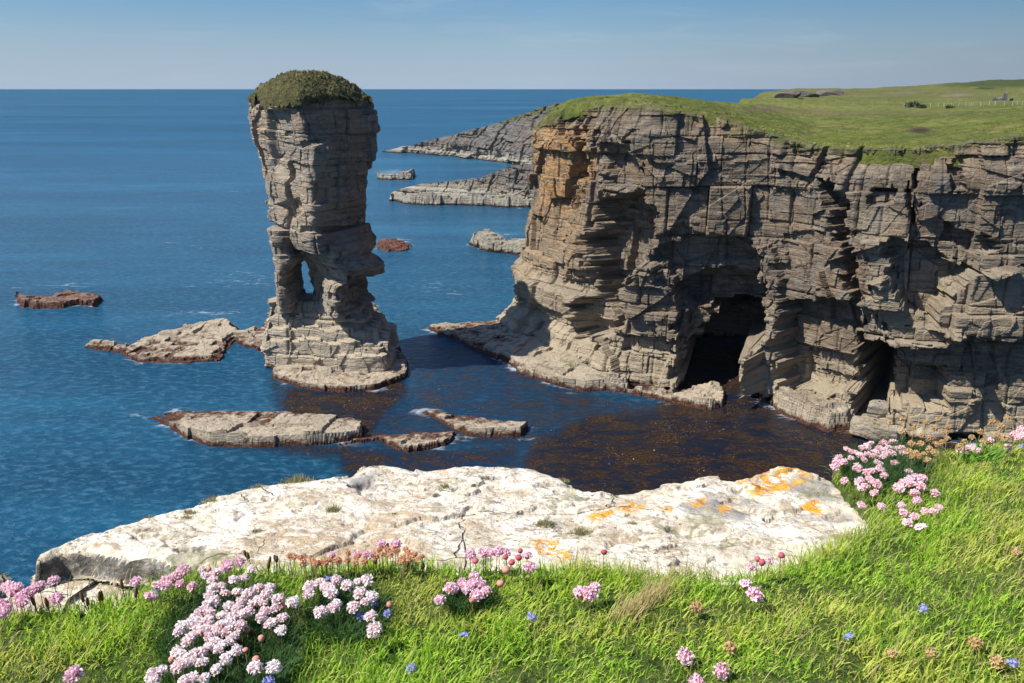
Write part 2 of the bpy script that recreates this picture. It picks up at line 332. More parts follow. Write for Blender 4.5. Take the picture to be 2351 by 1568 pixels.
hh = N.math('ADD', N.math('MULTIPLY', w1, 0.26), N.math('ADD', N.math('MULTIPLY', w2, 0.35), N.math('MULTIPLY', N.noise(N.pos(0.6, 1, 1), 3.2, 3, 0.6), 0.05)))
calm = N.mr(k, 0.1, 0.8, 1.0, 0.35)
bn = N.n('ShaderNodeBump'); N.put(bn.inputs['Height'], hh); N.put(bn.inputs['Strength'], calm); bn.inputs['Distance'].default_value = 1.0
yy = N.n('ShaderNodeSeparateXYZ'); N.put(yy.inputs[0], N.pos())
M['sea'] = N.done(N.bsdf(col, N.math('MAXIMUM', N.mr(ff, 0, 1, 0.16, 0.8), N.mr(yy.outputs[1], 90, 900, 0.16, 0.52, False)), bn.outputs[0], 0.15, IOR=1.33))
sea = mesh_np('sea', np.stack([SX, SY, 0 * SX], -1), grid_faces(len(sy), len(sx)), M['sea'], None, True, {'kelp': kelp, 'foam': foam.ravel()})
tag(sea, 'rippled deep blue sea reaching to the horizon, brown with kelp in the cove', 'sea', kind='structure')

# ------------------------------------------------------------------ low flagstone rocks (seen from above): terraced slabs with a plan outline
SHORE = []
def crag(name, outline, H, mat, res=0.12, dip=(0, 0), bed=0.35, ragged=0.5, steep=3.0, base=0.0, seed=1, blockw=2.0, cellamp=1.0, und=0.8, label=None, cat=None, kind=None, group=None, parent=None, rough=0.10, top=None, extra=None):
    P = np.array([at_z(q[0], q[1], q[2] if len(q) > 2 else base)[:2] if len(q) != 4 else (q[0], q[1]) for q in outline])
    SHORE.append(P); lo = P.min(0) - 2.2; hi = P.max(0) + 2.2; cx, cy = P.mean(0)
    x = np.arange(lo[0], hi[0], res); y = np.arange(lo[1], hi[1], res); X, Y = np.meshgrid(x, y)
    wx = X + 0.5 * ragged * fbm(X / 1.7, Y / 1.7, seed, 3); wy = Y + 0.5 * ragged * fbm(X / 1.7 + 9, Y / 1.7, seed + 3, 3)
    d = poly_sd(wx, wy, P)
    ca, sa = math.cos(0.35 + seed), math.sin(0.35 + seed); A = wx * ca + wy * sa; B = -wx * sa + wy * ca
    def cell(w, sd, q=3):
        i = np.floor(A / w + 0.6 * hsh(np.floor(B / w), 1, 1, sd)); j = np.floor(B / w); return hsh(i, j, q, sd) - 0.5
    d = d + ragged * (1.0 * cell(blockw, seed) + 0.28 * cell(blockw * 0.45, seed + 1))
    dp = dip[0] * (X - cx) + dip[1] * (Y - cy)
    T = H * (1 + 0.0 * X) + dp + und * H * fbm(X / 6, Y / 6, seed + 4, 3) if top is None else top(X, Y, d) + dp
    T = T + cellamp * bed * (0.9 * cell(blockw * 1.6, seed + 5) + 0.7 * cell(blockw * 0.7, seed + 6))
    z = np.minimum(T, 0.15 + steep * np.maximum(d, 0) + 0.6 * cellamp * bed * cell(blockw, seed + 7))
    rel = (z - dp) / bed + 0.35 * fbm(X / 3, Y / 3, seed + 8, 2); fl = np.floor(rel); fr = rel - fl
    zt = (fl + 0.9 * sstep(0.84, 1.0, fr) + 0.10 * fr) * bed + dp
    z = 0.10 * z + 0.90 * zt + rough * fbm(X / 0.45, Y / 0.45, seed + 9, 3) + 0.35 * cellamp * bed * cell(blockw * 0.3, seed + 10) * sstep(0.3, 1.0, d)
    z = np.where(d < 0, np.minimum(z, 0.1 + d * 2.5), z)
    z = np.maximum(z, -1.2)
    if extra is not None: z = extra(X, Y, z, d)
    V = np.stack([X, Y, z], -1).reshape(-1, 3); f = grid_faces(len(y), len(x)); f = f[(z.ravel()[f] > -1.1).any(1)]
    V, f, _ = compact(V, f)
    o = mesh_np(name, V, f, mat, parent)
    if label: tag(o, label, cat or 'rock', group, kind)
    return o

# skerries left of the stack
crag('skerry', [(40, 700), (75, 710), (140, 708), (185, 700), (215, 705), (232, 688), (200, 668, 1.0), (150, 660, 1.2), (125, 664, 1.2), (120, 680, 1), (60, 676, .9), (40, 682)], 1.0, M['weedrock'], seed=11, bed=0.3, ragged=0.9,
     label='small reddish brown weed covered skerry alone in the blue water, farthest left', cat='skerry')
crag('skerry', [(197, 800), (240, 803), (285, 815), (320, 832), (420, 834), (500, 832), (528, 800), (540, 786), (585, 790), (600, 770), (560, 750, 1.2), (520, 722, 1.4), (470, 726, 1.6), (350, 748, 1.9), (290, 770, 1.7), (262, 768, 1.4), (200, 770, 1.4)], 1.05, M['skerry'], seed=23, dip=(0.02, 0.05), bed=0.40, ragged=0.9, blockw=2.6, steep=0.9, und=0.35,
     label='broad pale stepped skerry with green algae patches left of the sea stack', cat='skerry')
crag('skerry', [(320, 952), (405, 990), (480, 1026), (600, 1028), (720, 1024), (830, 1006), (840, 985), (815, 972), (660, 945, .3), (560, 936, .6), (460, 936, .6), (360, 934, .4), (300, 938, .2)], 0.75, M['skerry'], seed=31, dip=(0.01, -0.13), bed=0.36, ragged=0.6, blockw=4.5, steep=5, und=0.35,
     label='long flat tilted skerry with a dark shaded front edge, in front of the stack', cat='skerry')
crag('skerry', [(780, 1022), (870, 1008), (890, 1024), (940, 1038), (1010, 1030), (1045, 996), (1000, 992, .3), (900, 990, .5), (850, 1000, .3)], 0.5, M['skerry'], seed=37, bed=0.35, ragged=0.6, dip=(0.03, -0.12), steep=4, und=0.3,
     label='low wedge of pale rock between the two longer tilted skerries', cat='skerry')
crag('skerry', [(955, 945), (1010, 968), (1040, 990), (1075, 1004), (1200, 1006), (1222, 980), (1130, 962, .5), (1050, 944, .6), (980, 935, .3)], 0.7, M['skerry'], seed=43, bed=0.4, ragged=0.6, blockw=3.5, dip=(0.02, -0.14), steep=5, und=0.3,
     label='narrow pale skerry pointing right towards the cove, weed along its back', cat='skerry')
crag('skerry', [(865, 570), (890, 578), (925, 577), (945, 566), (925, 552, .6), (890, 549, .6), (868, 558)], 0.7, M['weedrock'], seed=47, bed=0.3, ragged=0.8, res=0.2,
     label='small round reddish skerry with white wash just right of the stack', cat='skerry')
crag('skerry', [(862, 411), (895, 413), (950, 413), (952, 402), (925, 394, 2.5), (890, 395, 2.5), (864, 400, 1.5)], 2.6, M['far'], seed=53, bed=0.9, ragged=1.6, res=0.35, blockw=5,
     label='low grey offshore rock breaking the sea, farthest off behind the stack', cat='skerry')
crag('rock_ledge', [(1078, 562), (1120, 578), (1190, 584), (1260, 590), (1275, 560), (1220, 545, 2), (1160, 538, 2.2), (1095, 540, 2)], 2.3, M['far'], seed=59, bed=0.6, ragged=1.3, res=0.25, blockw=4,
     label='knobbly pale rock spit running out from behind the orange headland nose', cat='rock ledge')
crag('rock_ledge', [(898, 462), (940, 470), (1100, 473), (1160, 476), (1250, 478), (1300, 440), (1210, 440, 3), (1130, 442, 3), (1000, 437, 2.5), (930, 440, 2.5), (905, 450)], 2.6, M['far'], seed=61, bed=0.7, ragged=1.4, res=0.35, blockw=5,
     label='wide pale flat ledge low in the sea below the broken grey ridge', cat='rock ledge')
def smooth1(a, k):
    ker = np.ones(k) / k; return np.convolve(np.pad(a, (k // 2, k - 1 - k // 2), 'edge'), ker, 'valid')
def far_wall(name, foot, sky_line, mat, seed, slope, z0, k, label, cat, kind=None):
    """a stratified rock wall along its waterline, leaning back above z0, with its crest on the given skyline"""
    P = np.array([at_z(u, v, 0)[:2] for u, v in foot]); P = resample(smooth_open(P, 2), 700); pu_, _ = to_px(P[:, 0], P[:, 1], 0 * P[:, 0])
    tx, ty = smooth1(np.gradient(P[:, 0]), 81), smooth1(np.gradient(P[:, 1]), 81); l = np.hypot(tx, ty); nx, ny = ty / l, -tx / l
    sv_ = np.interp(pu_, *np.array(sky_line).T); zt = np.full(700, 8.0)
    for _ in range(6): zt = CAM_Z - (P[:, 1] + slope * np.maximum(zt - z0, 0)) * np.tan(dep(sv_))
    zt = np.maximum(zt, 0.5); S = np.r_[0, np.cumsum(np.hypot(*np.diff(P, axis=0).T))]; t = np.linspace(0, 1, 170)[:, None]; Z = -1 + t * (zt[None] + 1); SS = np.repeat(S[None], 170, 0)
    D = k * (rock2d(SS / k, Z / k, seed, 0.8, 1.5, 1.6) + 0.35 * fbm(SS / 3, Z / 2.2, seed + 40, 4, 0.65)) * np.clip(zt / 6, 0.15, 1)[None] - slope * np.maximum(Z - z0, 0) + 1.2 * sstep(2.5, 1.5, Z)
    X, Y = P[None, :, 0] + D * nx[None], P[None, :, 1] + D * ny[None]
    for dd, dz_ in ((2, -.1), (6, -.6), (14, -2.5), (30, -9)):
        X = np.vstack([X, X[169:170] - dd * nx]); Y = np.vstack([Y, Y[169:170] - dd * ny]); Z = np.vstack([Z, Z[169:170] + dz_ + (0.5 * k * fbm(S / 5 / k, S * 0 + dd, seed, 3) if dd < 10 else 0)])
    tf = np.zeros(X.shape); tf[150:] = 0.85 * sstep(14, 22, zt)[None]
    o = mesh_np(name, np.stack([X, Y, Z], -1), grid_faces(174, 700), mat, None, False, {'turf': tf.ravel(), 'lichen': 0 * tf.ravel(), 'dry': 0 * tf.ravel()})
    return tag(o, label, cat, None, kind)
far_wall('rock_ridge', [(915, 440), (960, 444), (1040, 449), (1110, 456), (1180, 470), (1260, 478), (1340, 470)], [(915, 436), (935, 430), (960, 424), (1050, 414), (1105, 407), (1130, 390), (1160, 379), (1210, 375), (1260, 370), (1340, 365)], M['far'], 67, 0.35, 3.0, 1.4, 'broken grey rock ridge stepping down into the sea behind the cliff nose', 'rock ridge')
far_wall('far_headland', [(880, 349), (940, 352), (1010, 355), (1080, 363), (1150, 372), (1230, 384), (1330, 392), (1430, 395)], [(880, 347), (905, 342), (940, 335), (985, 321), (1050, 304), (1100, 281), (1150, 261), (1200, 239), (1245, 233), (1290, 229), (1350, 227), (1430, 226)], M['far'], 71, 0.85, 6.0, 2.5, 'distant grey headland sloping down to a point in the sea', 'headland', 'structure')

# ------------------------------------------------------------------ extruded rock tubes (the sea stack)
def tube(name, rows, shape, mat, parent, seed, dz=0.085, n=620, amp=(0.8, 1, 1.3), warp=0.0, lichen=None, feat=None, closed_top=True):
    """rows: (z, xl, xr, yf, yb); shape: unit plan with x in -1..1 (left..right) and y in -1..1 (front..back)"""
    rows = np.array(sorted(rows)); z = np.arange(rows[0, 0], rows[-1, 0] + 1e-6, dz)
    xl, xr, yf, yb = (np.interp(z, rows[:, 0], rows[:, k]) for k in (1, 2, 3, 4))
    U = smooth_closed(shape, n, 3); U[:, 0] = 2 * (U[:, 0] - U[:, 0].min()) / np.ptp(U[:, 0]) - 1; U[:, 1] = 2 * (U[:, 1] - U[:, 1].min()) / np.ptp(U[:, 1]) - 1
    st = int(np.argmax(U[:, 1])); U = np.roll(U, -st, 0)                      # the seam lies at the back
    cx = (xl + xr) / 2; hx = (xr - xl) / 2; cy = (yf + yb) / 2; hy = (yb - yf) / 2
    X = cx[:, None] + hx[:, None] * U[None, :, 0]; Y = cy[:, None] + hy[:, None] * U[None, :, 1]; Z = np.repeat(z[:, None], n, 1)
    mx, my = X.mean(0), Y.mean(0); s = np.r_[0, np.cumsum(np.hypot(np.diff(mx), np.diff(my)))]; S = np.repeat(s[None], len(z), 0)
    if warp:                                                              # every joint block breaks off at its own height
        q1 = hsh(np.floor(s / 2.3 + 0.3), 1, 1, seed) - 0.5; q2 = hsh(np.floor(s / 0.9), 2, 1, seed) - 0.5
        ZQ = Z + warp * (2.0 * q1 + 0.8 * q2)[None]
        XL, XR, YF, YB = (np.interp(ZQ, rows[:, 0], rows[:, k]) for k in (1, 2, 3, 4))
        X = (XL + XR) / 2 + (XR - XL) / 2 * U[None, :, 0]; Y = (YF + YB) / 2 + (YB - YF) / 2 * U[None, :, 1]
    tx = np.roll(U[:, 0] * hx.mean(), -6) - np.roll(U[:, 0] * hx.mean(), 6); ty = np.roll(U[:, 1] * hy.mean(), -6) - np.roll(U[:, 1] * hy.mean(), 6)
    sg = np.sign((tx * np.roll(ty, -1) - ty * np.roll(tx, -1)).sum()); nl = np.hypot(tx, ty); nx, ny = sg * ty / nl, -sg * tx / nl
    D = rock2d(S, Z, seed, *amp)
    lic = np.zeros(X.shape); dry = np.zeros(X.shape)
    if feat is not None:
        u, v = to_px(X, Y, Z); D, lic, dry = feat(D, u, v, X, Y, Z, nx[None] + 0 * X, ny[None] + 0 * X, lic, dry)
    X = X + D * nx; Y = Y + D * ny
    V = np.stack([X, Y, Z], -1).reshape(-1, 3); f = grid_faces(len(z), n, True)
    # close the top
    c = [[X[-1].mean(), Y[-1].mean(), z[-1]]]; V = np.vstack([V, c]); b = (len(z) - 1) * n; k = np.arange(n)
    f = np.vstack([f, np.stack([b + k, b + (k + 1) % n, np.full(n, len(V) - 1), np.full(n, len(V) - 1)], 1)[:, [0, 1, 2, 2]]]) if False else f
    at_ = {'lichen': np.r_[lic.ravel(), 0], 'dry': np.r_[dry.ravel(), 0], 'turf': np.zeros(len(V))}
    o = mesh_np(name, V, f, mat, parent, False, at_)
    # lid as its own ring of triangles in the same mesh
    me = o.data
    lid = np.stack([b + k, b + (k + 1) % n, np.full(n, len(V) - 1)], 1)
    import bmesh
    bm = bmesh.new(); bm.from_mesh(me); bm.verts.ensure_lookup_table()
    for t in lid:
        try: bm.faces.new([bm.verts[i] for i in t])
        except ValueError: pass
    bm.to_mesh(me); bm.free()
    return o
YS = 95.5
def xz(v, l, r, Y=YS): 
    a = at(l, v, Y); b = at(r, v, Y); return a[2], a[0], b[0]
def rowsof(tab, Y, f0, b0, f1=None, b1=None):
    out = []
    for v, l, r in tab:
        z, a, b = xz(v, l, r, Y); out.append((z, a, b, None, None))
    zs = [o[0] for o in out]; lo, hi = min(zs), max(zs); res = []
    for z, a, b, _, _ in out:
        t = (z - lo) / (hi - lo + 1e-9); res.append((z, a, b, (f0 + (f1 - f0) * t) if f1 is not None else f0, (b0 + (b1 - b0) * t) if b1 is not None else b0))
    return res
SHAPE = [(-1, 0.30), (-0.92, 0.0), (-0.45, -0.48), (0.08, -0.96), (0.22, -1.0), (0.36, -0.86), (0.92, -0.1), (1.0, 0.3), (0.7, 0.8), (0.1, 1.0), (-0.6, 0.75)]
stack = empty('sea_stack', tuple(at(750, 700, 95)[:2]) + (0,))
stack_loc = np.array(stack.location)
tag(stack, 'tall flat-sided sea stack with a hole through its foot and grass on top', 'sea stack')
def pmask(u, v, poly, w=4): return sstep(-w, w, poly_sd(u, v, poly))
def feat_upper(D, u, v, X, Y, Z, nx, ny, lic, dry):
    fr = ny < 0.25
    # panels fallen out of the lit face, the bright rib at the corner
    D = D - 1.0 * fr * pmask(u, v, [(610, 255), (655, 250), (668, 300), (672, 350), (690, 385), (660, 420), (625, 380), (612, 300)])
    D = D - 0.7 * fr * pmask(u, v, [(640, 215), (720, 200), (735, 232), (665, 248)])
    D = D + 0.7 * fr * pmask(u, v, [(715, 330), (745, 325), (745, 385), (725, 420), (712, 380)])
    D = D - 0.8 * fr * pmask(u, v, [(690, 520), (850, 520), (850, 534), (690, 534)], 2)
    D = D - 0.7 * fr * pmask(u, v, [(640, 470), (680, 455), (690, 490), (660, 510)])
    dry = np.maximum(dry, 0.5 * sstep(-0.45, -0.85, nx)); dry = np.maximum(dry, 0.6 * fr * pmask(u, v, [(640, 400), (760, 330), (790, 480), (760, 520), (630, 520), (610, 440)], 14))  # left-facing rock painted paler as the sunlit strip, plus a pale front patch
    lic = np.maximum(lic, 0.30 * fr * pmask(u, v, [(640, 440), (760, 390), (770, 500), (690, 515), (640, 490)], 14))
    lic = np.maximum(lic, 0.28 * pmask(u, v, [(560, 240), (600, 240), (625, 520), (600, 520)], 12))
    return D * (0.25 + 0.55 * sstep(33.5, 31, Z)) - 0.15, lic, dry
up = rowsof([(v_, l_ - 2 - 15 * max(0, min(1, (420 - v_) / 150)), r_ - 11) for v_, l_, r_ in [(217, 606, 822), (221, 588, 842), (229, 575, 857), (250, 575, 860), (300, 580, 862), (350, 590, 862), (400, 599, 858), (450, 607, 856), (500, 616, 851), (530, 621, 846), (545, 624, 848), (560, 630, 852)]], YS, 89.0, 103.0, 87.4, 104.0)
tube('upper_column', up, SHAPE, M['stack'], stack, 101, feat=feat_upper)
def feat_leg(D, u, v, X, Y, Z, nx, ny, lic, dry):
    dry = np.maximum(dry, 0.5 * sstep(0.3, -0.5, nx)); return D * 0.55, lic, dry  # sun side of the leg lightened in the colour
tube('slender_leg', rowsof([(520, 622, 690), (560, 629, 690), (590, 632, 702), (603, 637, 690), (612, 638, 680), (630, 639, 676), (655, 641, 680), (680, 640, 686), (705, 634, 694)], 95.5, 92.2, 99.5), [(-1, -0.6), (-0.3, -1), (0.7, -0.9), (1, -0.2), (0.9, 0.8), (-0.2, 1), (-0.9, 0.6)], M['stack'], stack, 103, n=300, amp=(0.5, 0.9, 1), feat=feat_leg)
def feat_leg2(D, u, v, X, Y, Z, nx, ny, lic, dry):
    D = D + 0.9 * (ny < 0.3) * pmask(u, v, [(800, 585), (845, 588), (850, 618), (800, 622)])
    D = D - 1.2 * (ny < 0.3) * pmask(u, v, [(800, 635), (850, 630), (850, 700), (805, 700)])
    dry = np.maximum(dry, 0.5 * sstep(0.3, -0.5, nx)); return D * 0.75, lic, dry  # left-facing rock tinted paler, sunlight put into the colour
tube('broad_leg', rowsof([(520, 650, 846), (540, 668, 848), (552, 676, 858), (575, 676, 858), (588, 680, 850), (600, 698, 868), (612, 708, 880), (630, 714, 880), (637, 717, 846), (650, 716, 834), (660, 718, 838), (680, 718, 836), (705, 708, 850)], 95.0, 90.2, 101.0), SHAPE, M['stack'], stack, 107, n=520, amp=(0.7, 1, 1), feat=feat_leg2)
def feat_pl(D, u, v, X, Y, Z, nx, ny, lic, dry):
    dry = np.maximum(dry, 0.75 * sstep(0.5, -0.3, nx)); return D * 0.75 - 0.2, lic, dry  # plinth faces turned left painted brighter, as the sun lights them
PL = [(-1, -0.1), (-0.97, -0.5), (-0.7, -0.68), (0.2, -0.95), (0.5, -1), (0.88, -0.97), (1, -0.82), (1, 0.1), (0.95, 0.6), (0.2, 1), (-0.7, 0.8)]
def rows_z(t): return [(z,) + tuple(at_z(0, 700, 0)[:0]) + (xl, xr, yf, yb) for z, xl, xr, yf, yb in t]
def pxx(u, z, Y=95.0): return (u - CX) / F * (Y * CP + (CAM_Z - z) * SP)
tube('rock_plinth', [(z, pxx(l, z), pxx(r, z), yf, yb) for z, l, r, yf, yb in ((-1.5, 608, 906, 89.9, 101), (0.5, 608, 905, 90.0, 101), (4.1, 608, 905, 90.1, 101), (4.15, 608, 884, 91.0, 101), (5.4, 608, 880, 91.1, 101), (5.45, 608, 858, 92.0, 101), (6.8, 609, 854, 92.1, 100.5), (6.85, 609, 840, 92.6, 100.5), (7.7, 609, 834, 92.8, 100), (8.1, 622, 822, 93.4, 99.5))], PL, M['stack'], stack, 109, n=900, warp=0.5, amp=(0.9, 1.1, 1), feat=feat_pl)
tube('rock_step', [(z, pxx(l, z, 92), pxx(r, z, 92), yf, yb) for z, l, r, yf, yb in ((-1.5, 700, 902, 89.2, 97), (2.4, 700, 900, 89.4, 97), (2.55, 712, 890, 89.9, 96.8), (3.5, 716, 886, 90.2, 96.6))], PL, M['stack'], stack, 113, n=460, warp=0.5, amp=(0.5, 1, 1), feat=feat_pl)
crag('rock_platform', [(540, 792), (590, 800), (620, 838), (632, 870), (690, 890), (780, 902), (862, 897), (930, 868), (934, 832), (880, 740), (860, 700), (650, 690), (600, 760), (560, 765)], 0.8, M['skerry'], seed=83, dip=(0.0, -0.01), bed=0.5, ragged=0.5, blockw=2.6, steep=5, und=0.15, cellamp=0.5, parent=stack)
# turf cap
CAPV = []
def make_cap():
    n, m = 300, 90
    U = smooth_closed(SHAPE, n, 3); U[:, 0] = 2 * (U[:, 0] - U[:, 0].min()) / np.ptp(U[:, 0]) - 1; U[:, 1] = 2 * (U[:, 1] - U[:, 1].min()) / np.ptp(U[:, 1]) - 1
    zt, xl, xr = xz(204, 558, 842); cx, hx = (xl + xr) / 2, (xr - xl) / 2; cy, hy = 95.7, 8.4
    q = np.linspace(0, 1, m); QQ = np.where(q < 0.8, q / 0.8, 1.0)
    hang = np.clip((q - 0.8) / 0.2, 0, 1)
    X = cx + hx * QQ[:, None] * U[None, :, 0]; Y = cy + hy * QQ[:, None] * U[None, :, 1]
    front = sstep(0.3, -0.6, U[:, 1]) * sstep(0.75, 0.1, U[:, 0])
    ang = np.arctan2(U[:, 1], U[:, 0])
    Z = 34.7 - 2.35 * QQ[:, None] ** 2.3 - 0.35 * (U[None, :, 0] * QQ[:, None] + .1) ** 2 - hang[:, None] * (0.10 + 0.95 * front[None] + 1.0 * fbm(ang * 6, ang * 0 + 2, 4, 4, 0.75)[None]) 
    lump = fbm(X / 1.6, (Y + Z) / 1.6, 5, 4, 0.6); spk = fbm(X / 0.35, (Y * 1.3 + Z) / 0.35, 15, 3, 0.6)
    Z = Z + 0.6 * lump * sstep(0, 0.3, q)[:, None] + 0.32 * spk
    k = 0.03 + 0.05 * lump * hang[:, None] + 0.03 * spk * hang[:, None]
    X = X + (X - cx) * k * hang[:, None] * 0.6; Y = Y + (Y - cy) * k * hang[:, None] * 0.6
    CAPV.append(np.stack([X, Y, Z], -1)[8:].reshape(-1, 3))
    return mesh_np('turf_cap', np.stack([X, Y, Z], -1), grid_faces(m, n, True), M['cap'], stack)
make_cap()
for ch in stack.children: ch.location = -Vector(stack.location)

# ------------------------------------------------------------------ the big cliff
curve = smooth_open([(26, 150), (14, 137), (6.5, 128), (2.6, 120), (1.9, 114), (3.6, 107), (7.4, 101), (10.4, 95.5), (13.0, 90.6), (15.5, 88.6), (21, 87), (28.2, 84.9), (31.6, 79.6), (35.2, 75.6), (42.6, 72.6), (50, 71.2), (58, 69), (68, 62), (76, 50), (84, 36)], 3)
L = np.r_[0, np.cumsum(np.hypot(*np.diff(curve, axis=0).T))]; total = L[-1]
def curve_s(x, y): return L[np.argmin((curve[:, 0] - x) ** 2 + (curve[:, 1] - y) ** 2)]
s0, s1 = curve_s(4, 124), curve_s(53, 70.5)
sg = np.concatenate([np.arange(0, s0, 0.35), np.arange(s0, s1, 0.088), np.arange(s1, total, 0.35)])
cx_ = np.interp(sg, L, curve[:, 0]); cy_ = np.interp(sg, L, curve[:, 1])
su_ = np.linspace(0, total, 1600); tx = np.gradient(np.interp(su_, L, curve[:, 0])); ty = np.gradient(np.interp(su_, L, curve[:, 1]))
tx = smooth1(tx, 61); ty = smooth1(ty, 61); nl = np.hypot(tx, ty); NX = np.interp(sg, su_, ty / nl); NY = np.interp(sg, su_, -tx / nl)
if NX[len(NX) // 2] > 0: NX, NY = -NX, -NY
def edge_top_z(x, y):
    ux, _ = to_px(x, y, 29.0)
    return np.interp(ux, [1180, 1225, 1265, 1310, 1360, 1480, 1560, 1660, 1760, 1870, 2000, 2100, 2200, 2350, 2700], [27.4, 28.0, 29.3, 30.5, 31.0, 31.0, 30.5, 29.6, 28.5, 27.3, 27.4, 27.5, 28.0, 28.9, 29.5])
ZT = edge_top_z(cx_, cy_)
nz = 400; tz = np.linspace(0, 1, nz)
CS = np.repeat(sg[None], nz, 0); CZ = -1.5 + tz[:, None] * (ZT[None] + 1.5)
BX = np.repeat(cx_[None], nz, 0); BY = np.repeat(cy_[None], nz, 0)
cu, cv = to_px(BX, BY, CZ)
midw = sstep(6, 10, CZ) * sstep(3.5, 6.5, ZT[None] - CZ)
D = rock2d(CS, CZ, 211, 1.15, 1.0, 1.0, dip=-0.035); D0 = rock2d(CS, CZ, 211, 1.15, 0.55, 0.35, dip=-0.035); D = D + 0.6 * midw * (D0 - D)
D = D + 0.4 * block_layer(CS + 0.06 * CZ, CZ, 4, 10, 3.4, 0.42, 219, 1.6, 0.9) + 0.3 * facet_layer(CS, CZ, 3.6, 0.5, 220, 0.8)
# general profile
D = D + 0.6 * sstep(4, 0, CZ) - 1.6 * sstep(3.2, 0, ZT[None] - CZ) * (0.6 + 0.8 * fbm(CS / 4, CZ / 3, 77, 3))
nose = sstep(1420, 1330, cu)
D = D + nose * (1.5 * sstep(9.2, 7.6, CZ) - 0.9 * sstep(5.6, 4.8, CZ) + 1.1 * sstep(3.6, 2.4, CZ) + 0.7 * sstep(1.7, 1.1, CZ) - 0.9 * sstep(12, 20, CZ))
def stepped(sd): 
    b1 = np.floor(CZ / 0.8); c1 = np.floor(CS / 1.9 + hsh(b1, 1, 1, sd)); b2 = np.floor(CZ / 0.33); c2 = np.floor(CS / 0.8 + hsh(b2, 2, 1, sd)); return (hsh(b1, c1, 3, sd) - 0.5) + 0.22 * (hsh(b2, c2, 4, sd) - 0.5)
jit_u = cu + 24 * stepped(881); jit_v = cv + 15 * stepped(882)
def F_(poly, amt, w=5, cond=1.0):
    global D
    D = D + amt * pmask(jit_u, jit_v, poly, w) * cond
F_([(1312, 245), (1322, 245), (1330, 480), (1310, 480)], -1.4, 4)
F_([(1362, 455), (1470, 440), (1500, 480), (1503, 530), (1480, 610), (1445, 660), (1440, 720), (1360, 700), (1356, 600)], -4.0, 5)
F_([(1305, 290), (1360, 330), (1385, 470), (1350, 560), (1345, 640), (1310, 640)], 0.9, 8)
F_([(1380, 330), (1440, 330), (1470, 400), (1450, 450), (1385, 430)], -1.3, 6)
F_([(1335, 690), (1430, 680), (1440, 760), (1345, 770)], -3.2, 5)
F_([(1500, 540), (1560, 520), (1640, 535), (1745, 570), (1745, 600), (1510, 625)], -0.6, 5)
F_([(1505, 560), (1600, 545), (1690, 548), (1750, 590), (1750, 690), (1600, 720), (1510, 640)], -1.9, 4)
F_([(1545, 655), (1640, 630), (1745, 632), (1768, 700), (1752, 800), (1748, 905), (1650, 925), (1550, 900), (1550, 760)], -3.3, 5)
F_([(1650, 705), (1738, 702), (1742, 770), (1700, 805), (1690, 910), (1560, 900), (1570, 810), (1635, 750)], -19, 5)
F_([(1655, 790), (1700, 770), (1760, 790), (1760, 880), (1720, 885)], 5.0, 6)
F_([(1462, 606), (1520, 600), (1542, 650), (1572, 700), (1588, 760), (1590, 905), (1395, 880), (1400, 770), (1432, 730), (1442, 650)], 2.3, 5)
F_([(1440, 770), (1590, 770), (1595, 810), (1440, 800)], -0.8, 4)
F_([(1745, 560), (1765, 560), (1795, 690), (1792, 900), (1745, 900), (1745, 700)], 1.0, 4)
F_([(1795, 688), (1955, 690), (1960, 895), (1792, 900)], -3.4, 3)
F_([(1790, 545), (1945, 520), (1955, 690), (1795, 690)], -0.5, 5)
F_([(1885, 410), (1930, 430), (1950, 560), (1962, 650), (1990, 770), (1958, 775), (1935, 640), (1912, 520)], -2.6, 4)
F_([(1985, 435), (2052, 430), (2055, 470), (1990, 475)], -1.6, 3)
F_([(1965, 770), (2050, 790), (2050, 870), (2040, 960), (1960, 960)], -16, 4)
F_([(2020, 820), (2170, 850), (2165, 930), (2020, 930)], -3.5, 5)
F_([(2040, 545), (2130, 560), (2160, 590), (2235, 622), (2170, 692), (2140, 735), (2075, 720), (2035, 640)], -2.4, 4)
F_([(1990, 560), (2040, 545), (2060, 600), (2020, 660), (1990, 640)], 0.8, 4)
F_([(1990, 640), (2060, 620), (2060, 700), (2085, 745), (2200, 745), (2200, 790), (2040, 790), (2000, 690)], 1.2, 4)
F_([(2140, 720), (2178, 660), (2232, 622), (2340, 600), (2420, 640), (2420, 750), (2300, 775), (2135, 752)], 1.8, 5)
F_([(2180, 370), (2200, 365), (2230, 440), (2185, 440)], -1.2, 3)
F_([(2180, 520), (2300, 560), (2240, 590), (2170, 560)], -1.3, 4)
F_([(1800, 330), (1880, 380), (1860, 430), (1790, 400)], -0.7, 8)
F_([(2090, 360), (2098, 360), (2105, 520), (2090, 520)], -1.6, 3)
PXc = BX + D * NX[None]; PYc = BY + D * NY[None]
lic = pmask(cu, cv, [(1205, 285), (1310, 290), (1350, 300), (1345, 420), (1310, 500), (1225, 500)], 14) * 0.75
lic = np.maximum(lic, 0.35 * pmask(cu, cv, [(1190, 480), (1360, 480), (1350, 640), (1190, 640)], 20))
lic = np.maximum(lic, 0.30 * sstep(2.6, 0.3, ZT[None] - CZ) * sstep(0.0, 0.3, fbm(CS / 5, CZ / 3, 5, 3) + 0.15))
dry = 0.75 * nose * sstep(20, 6, CZ)
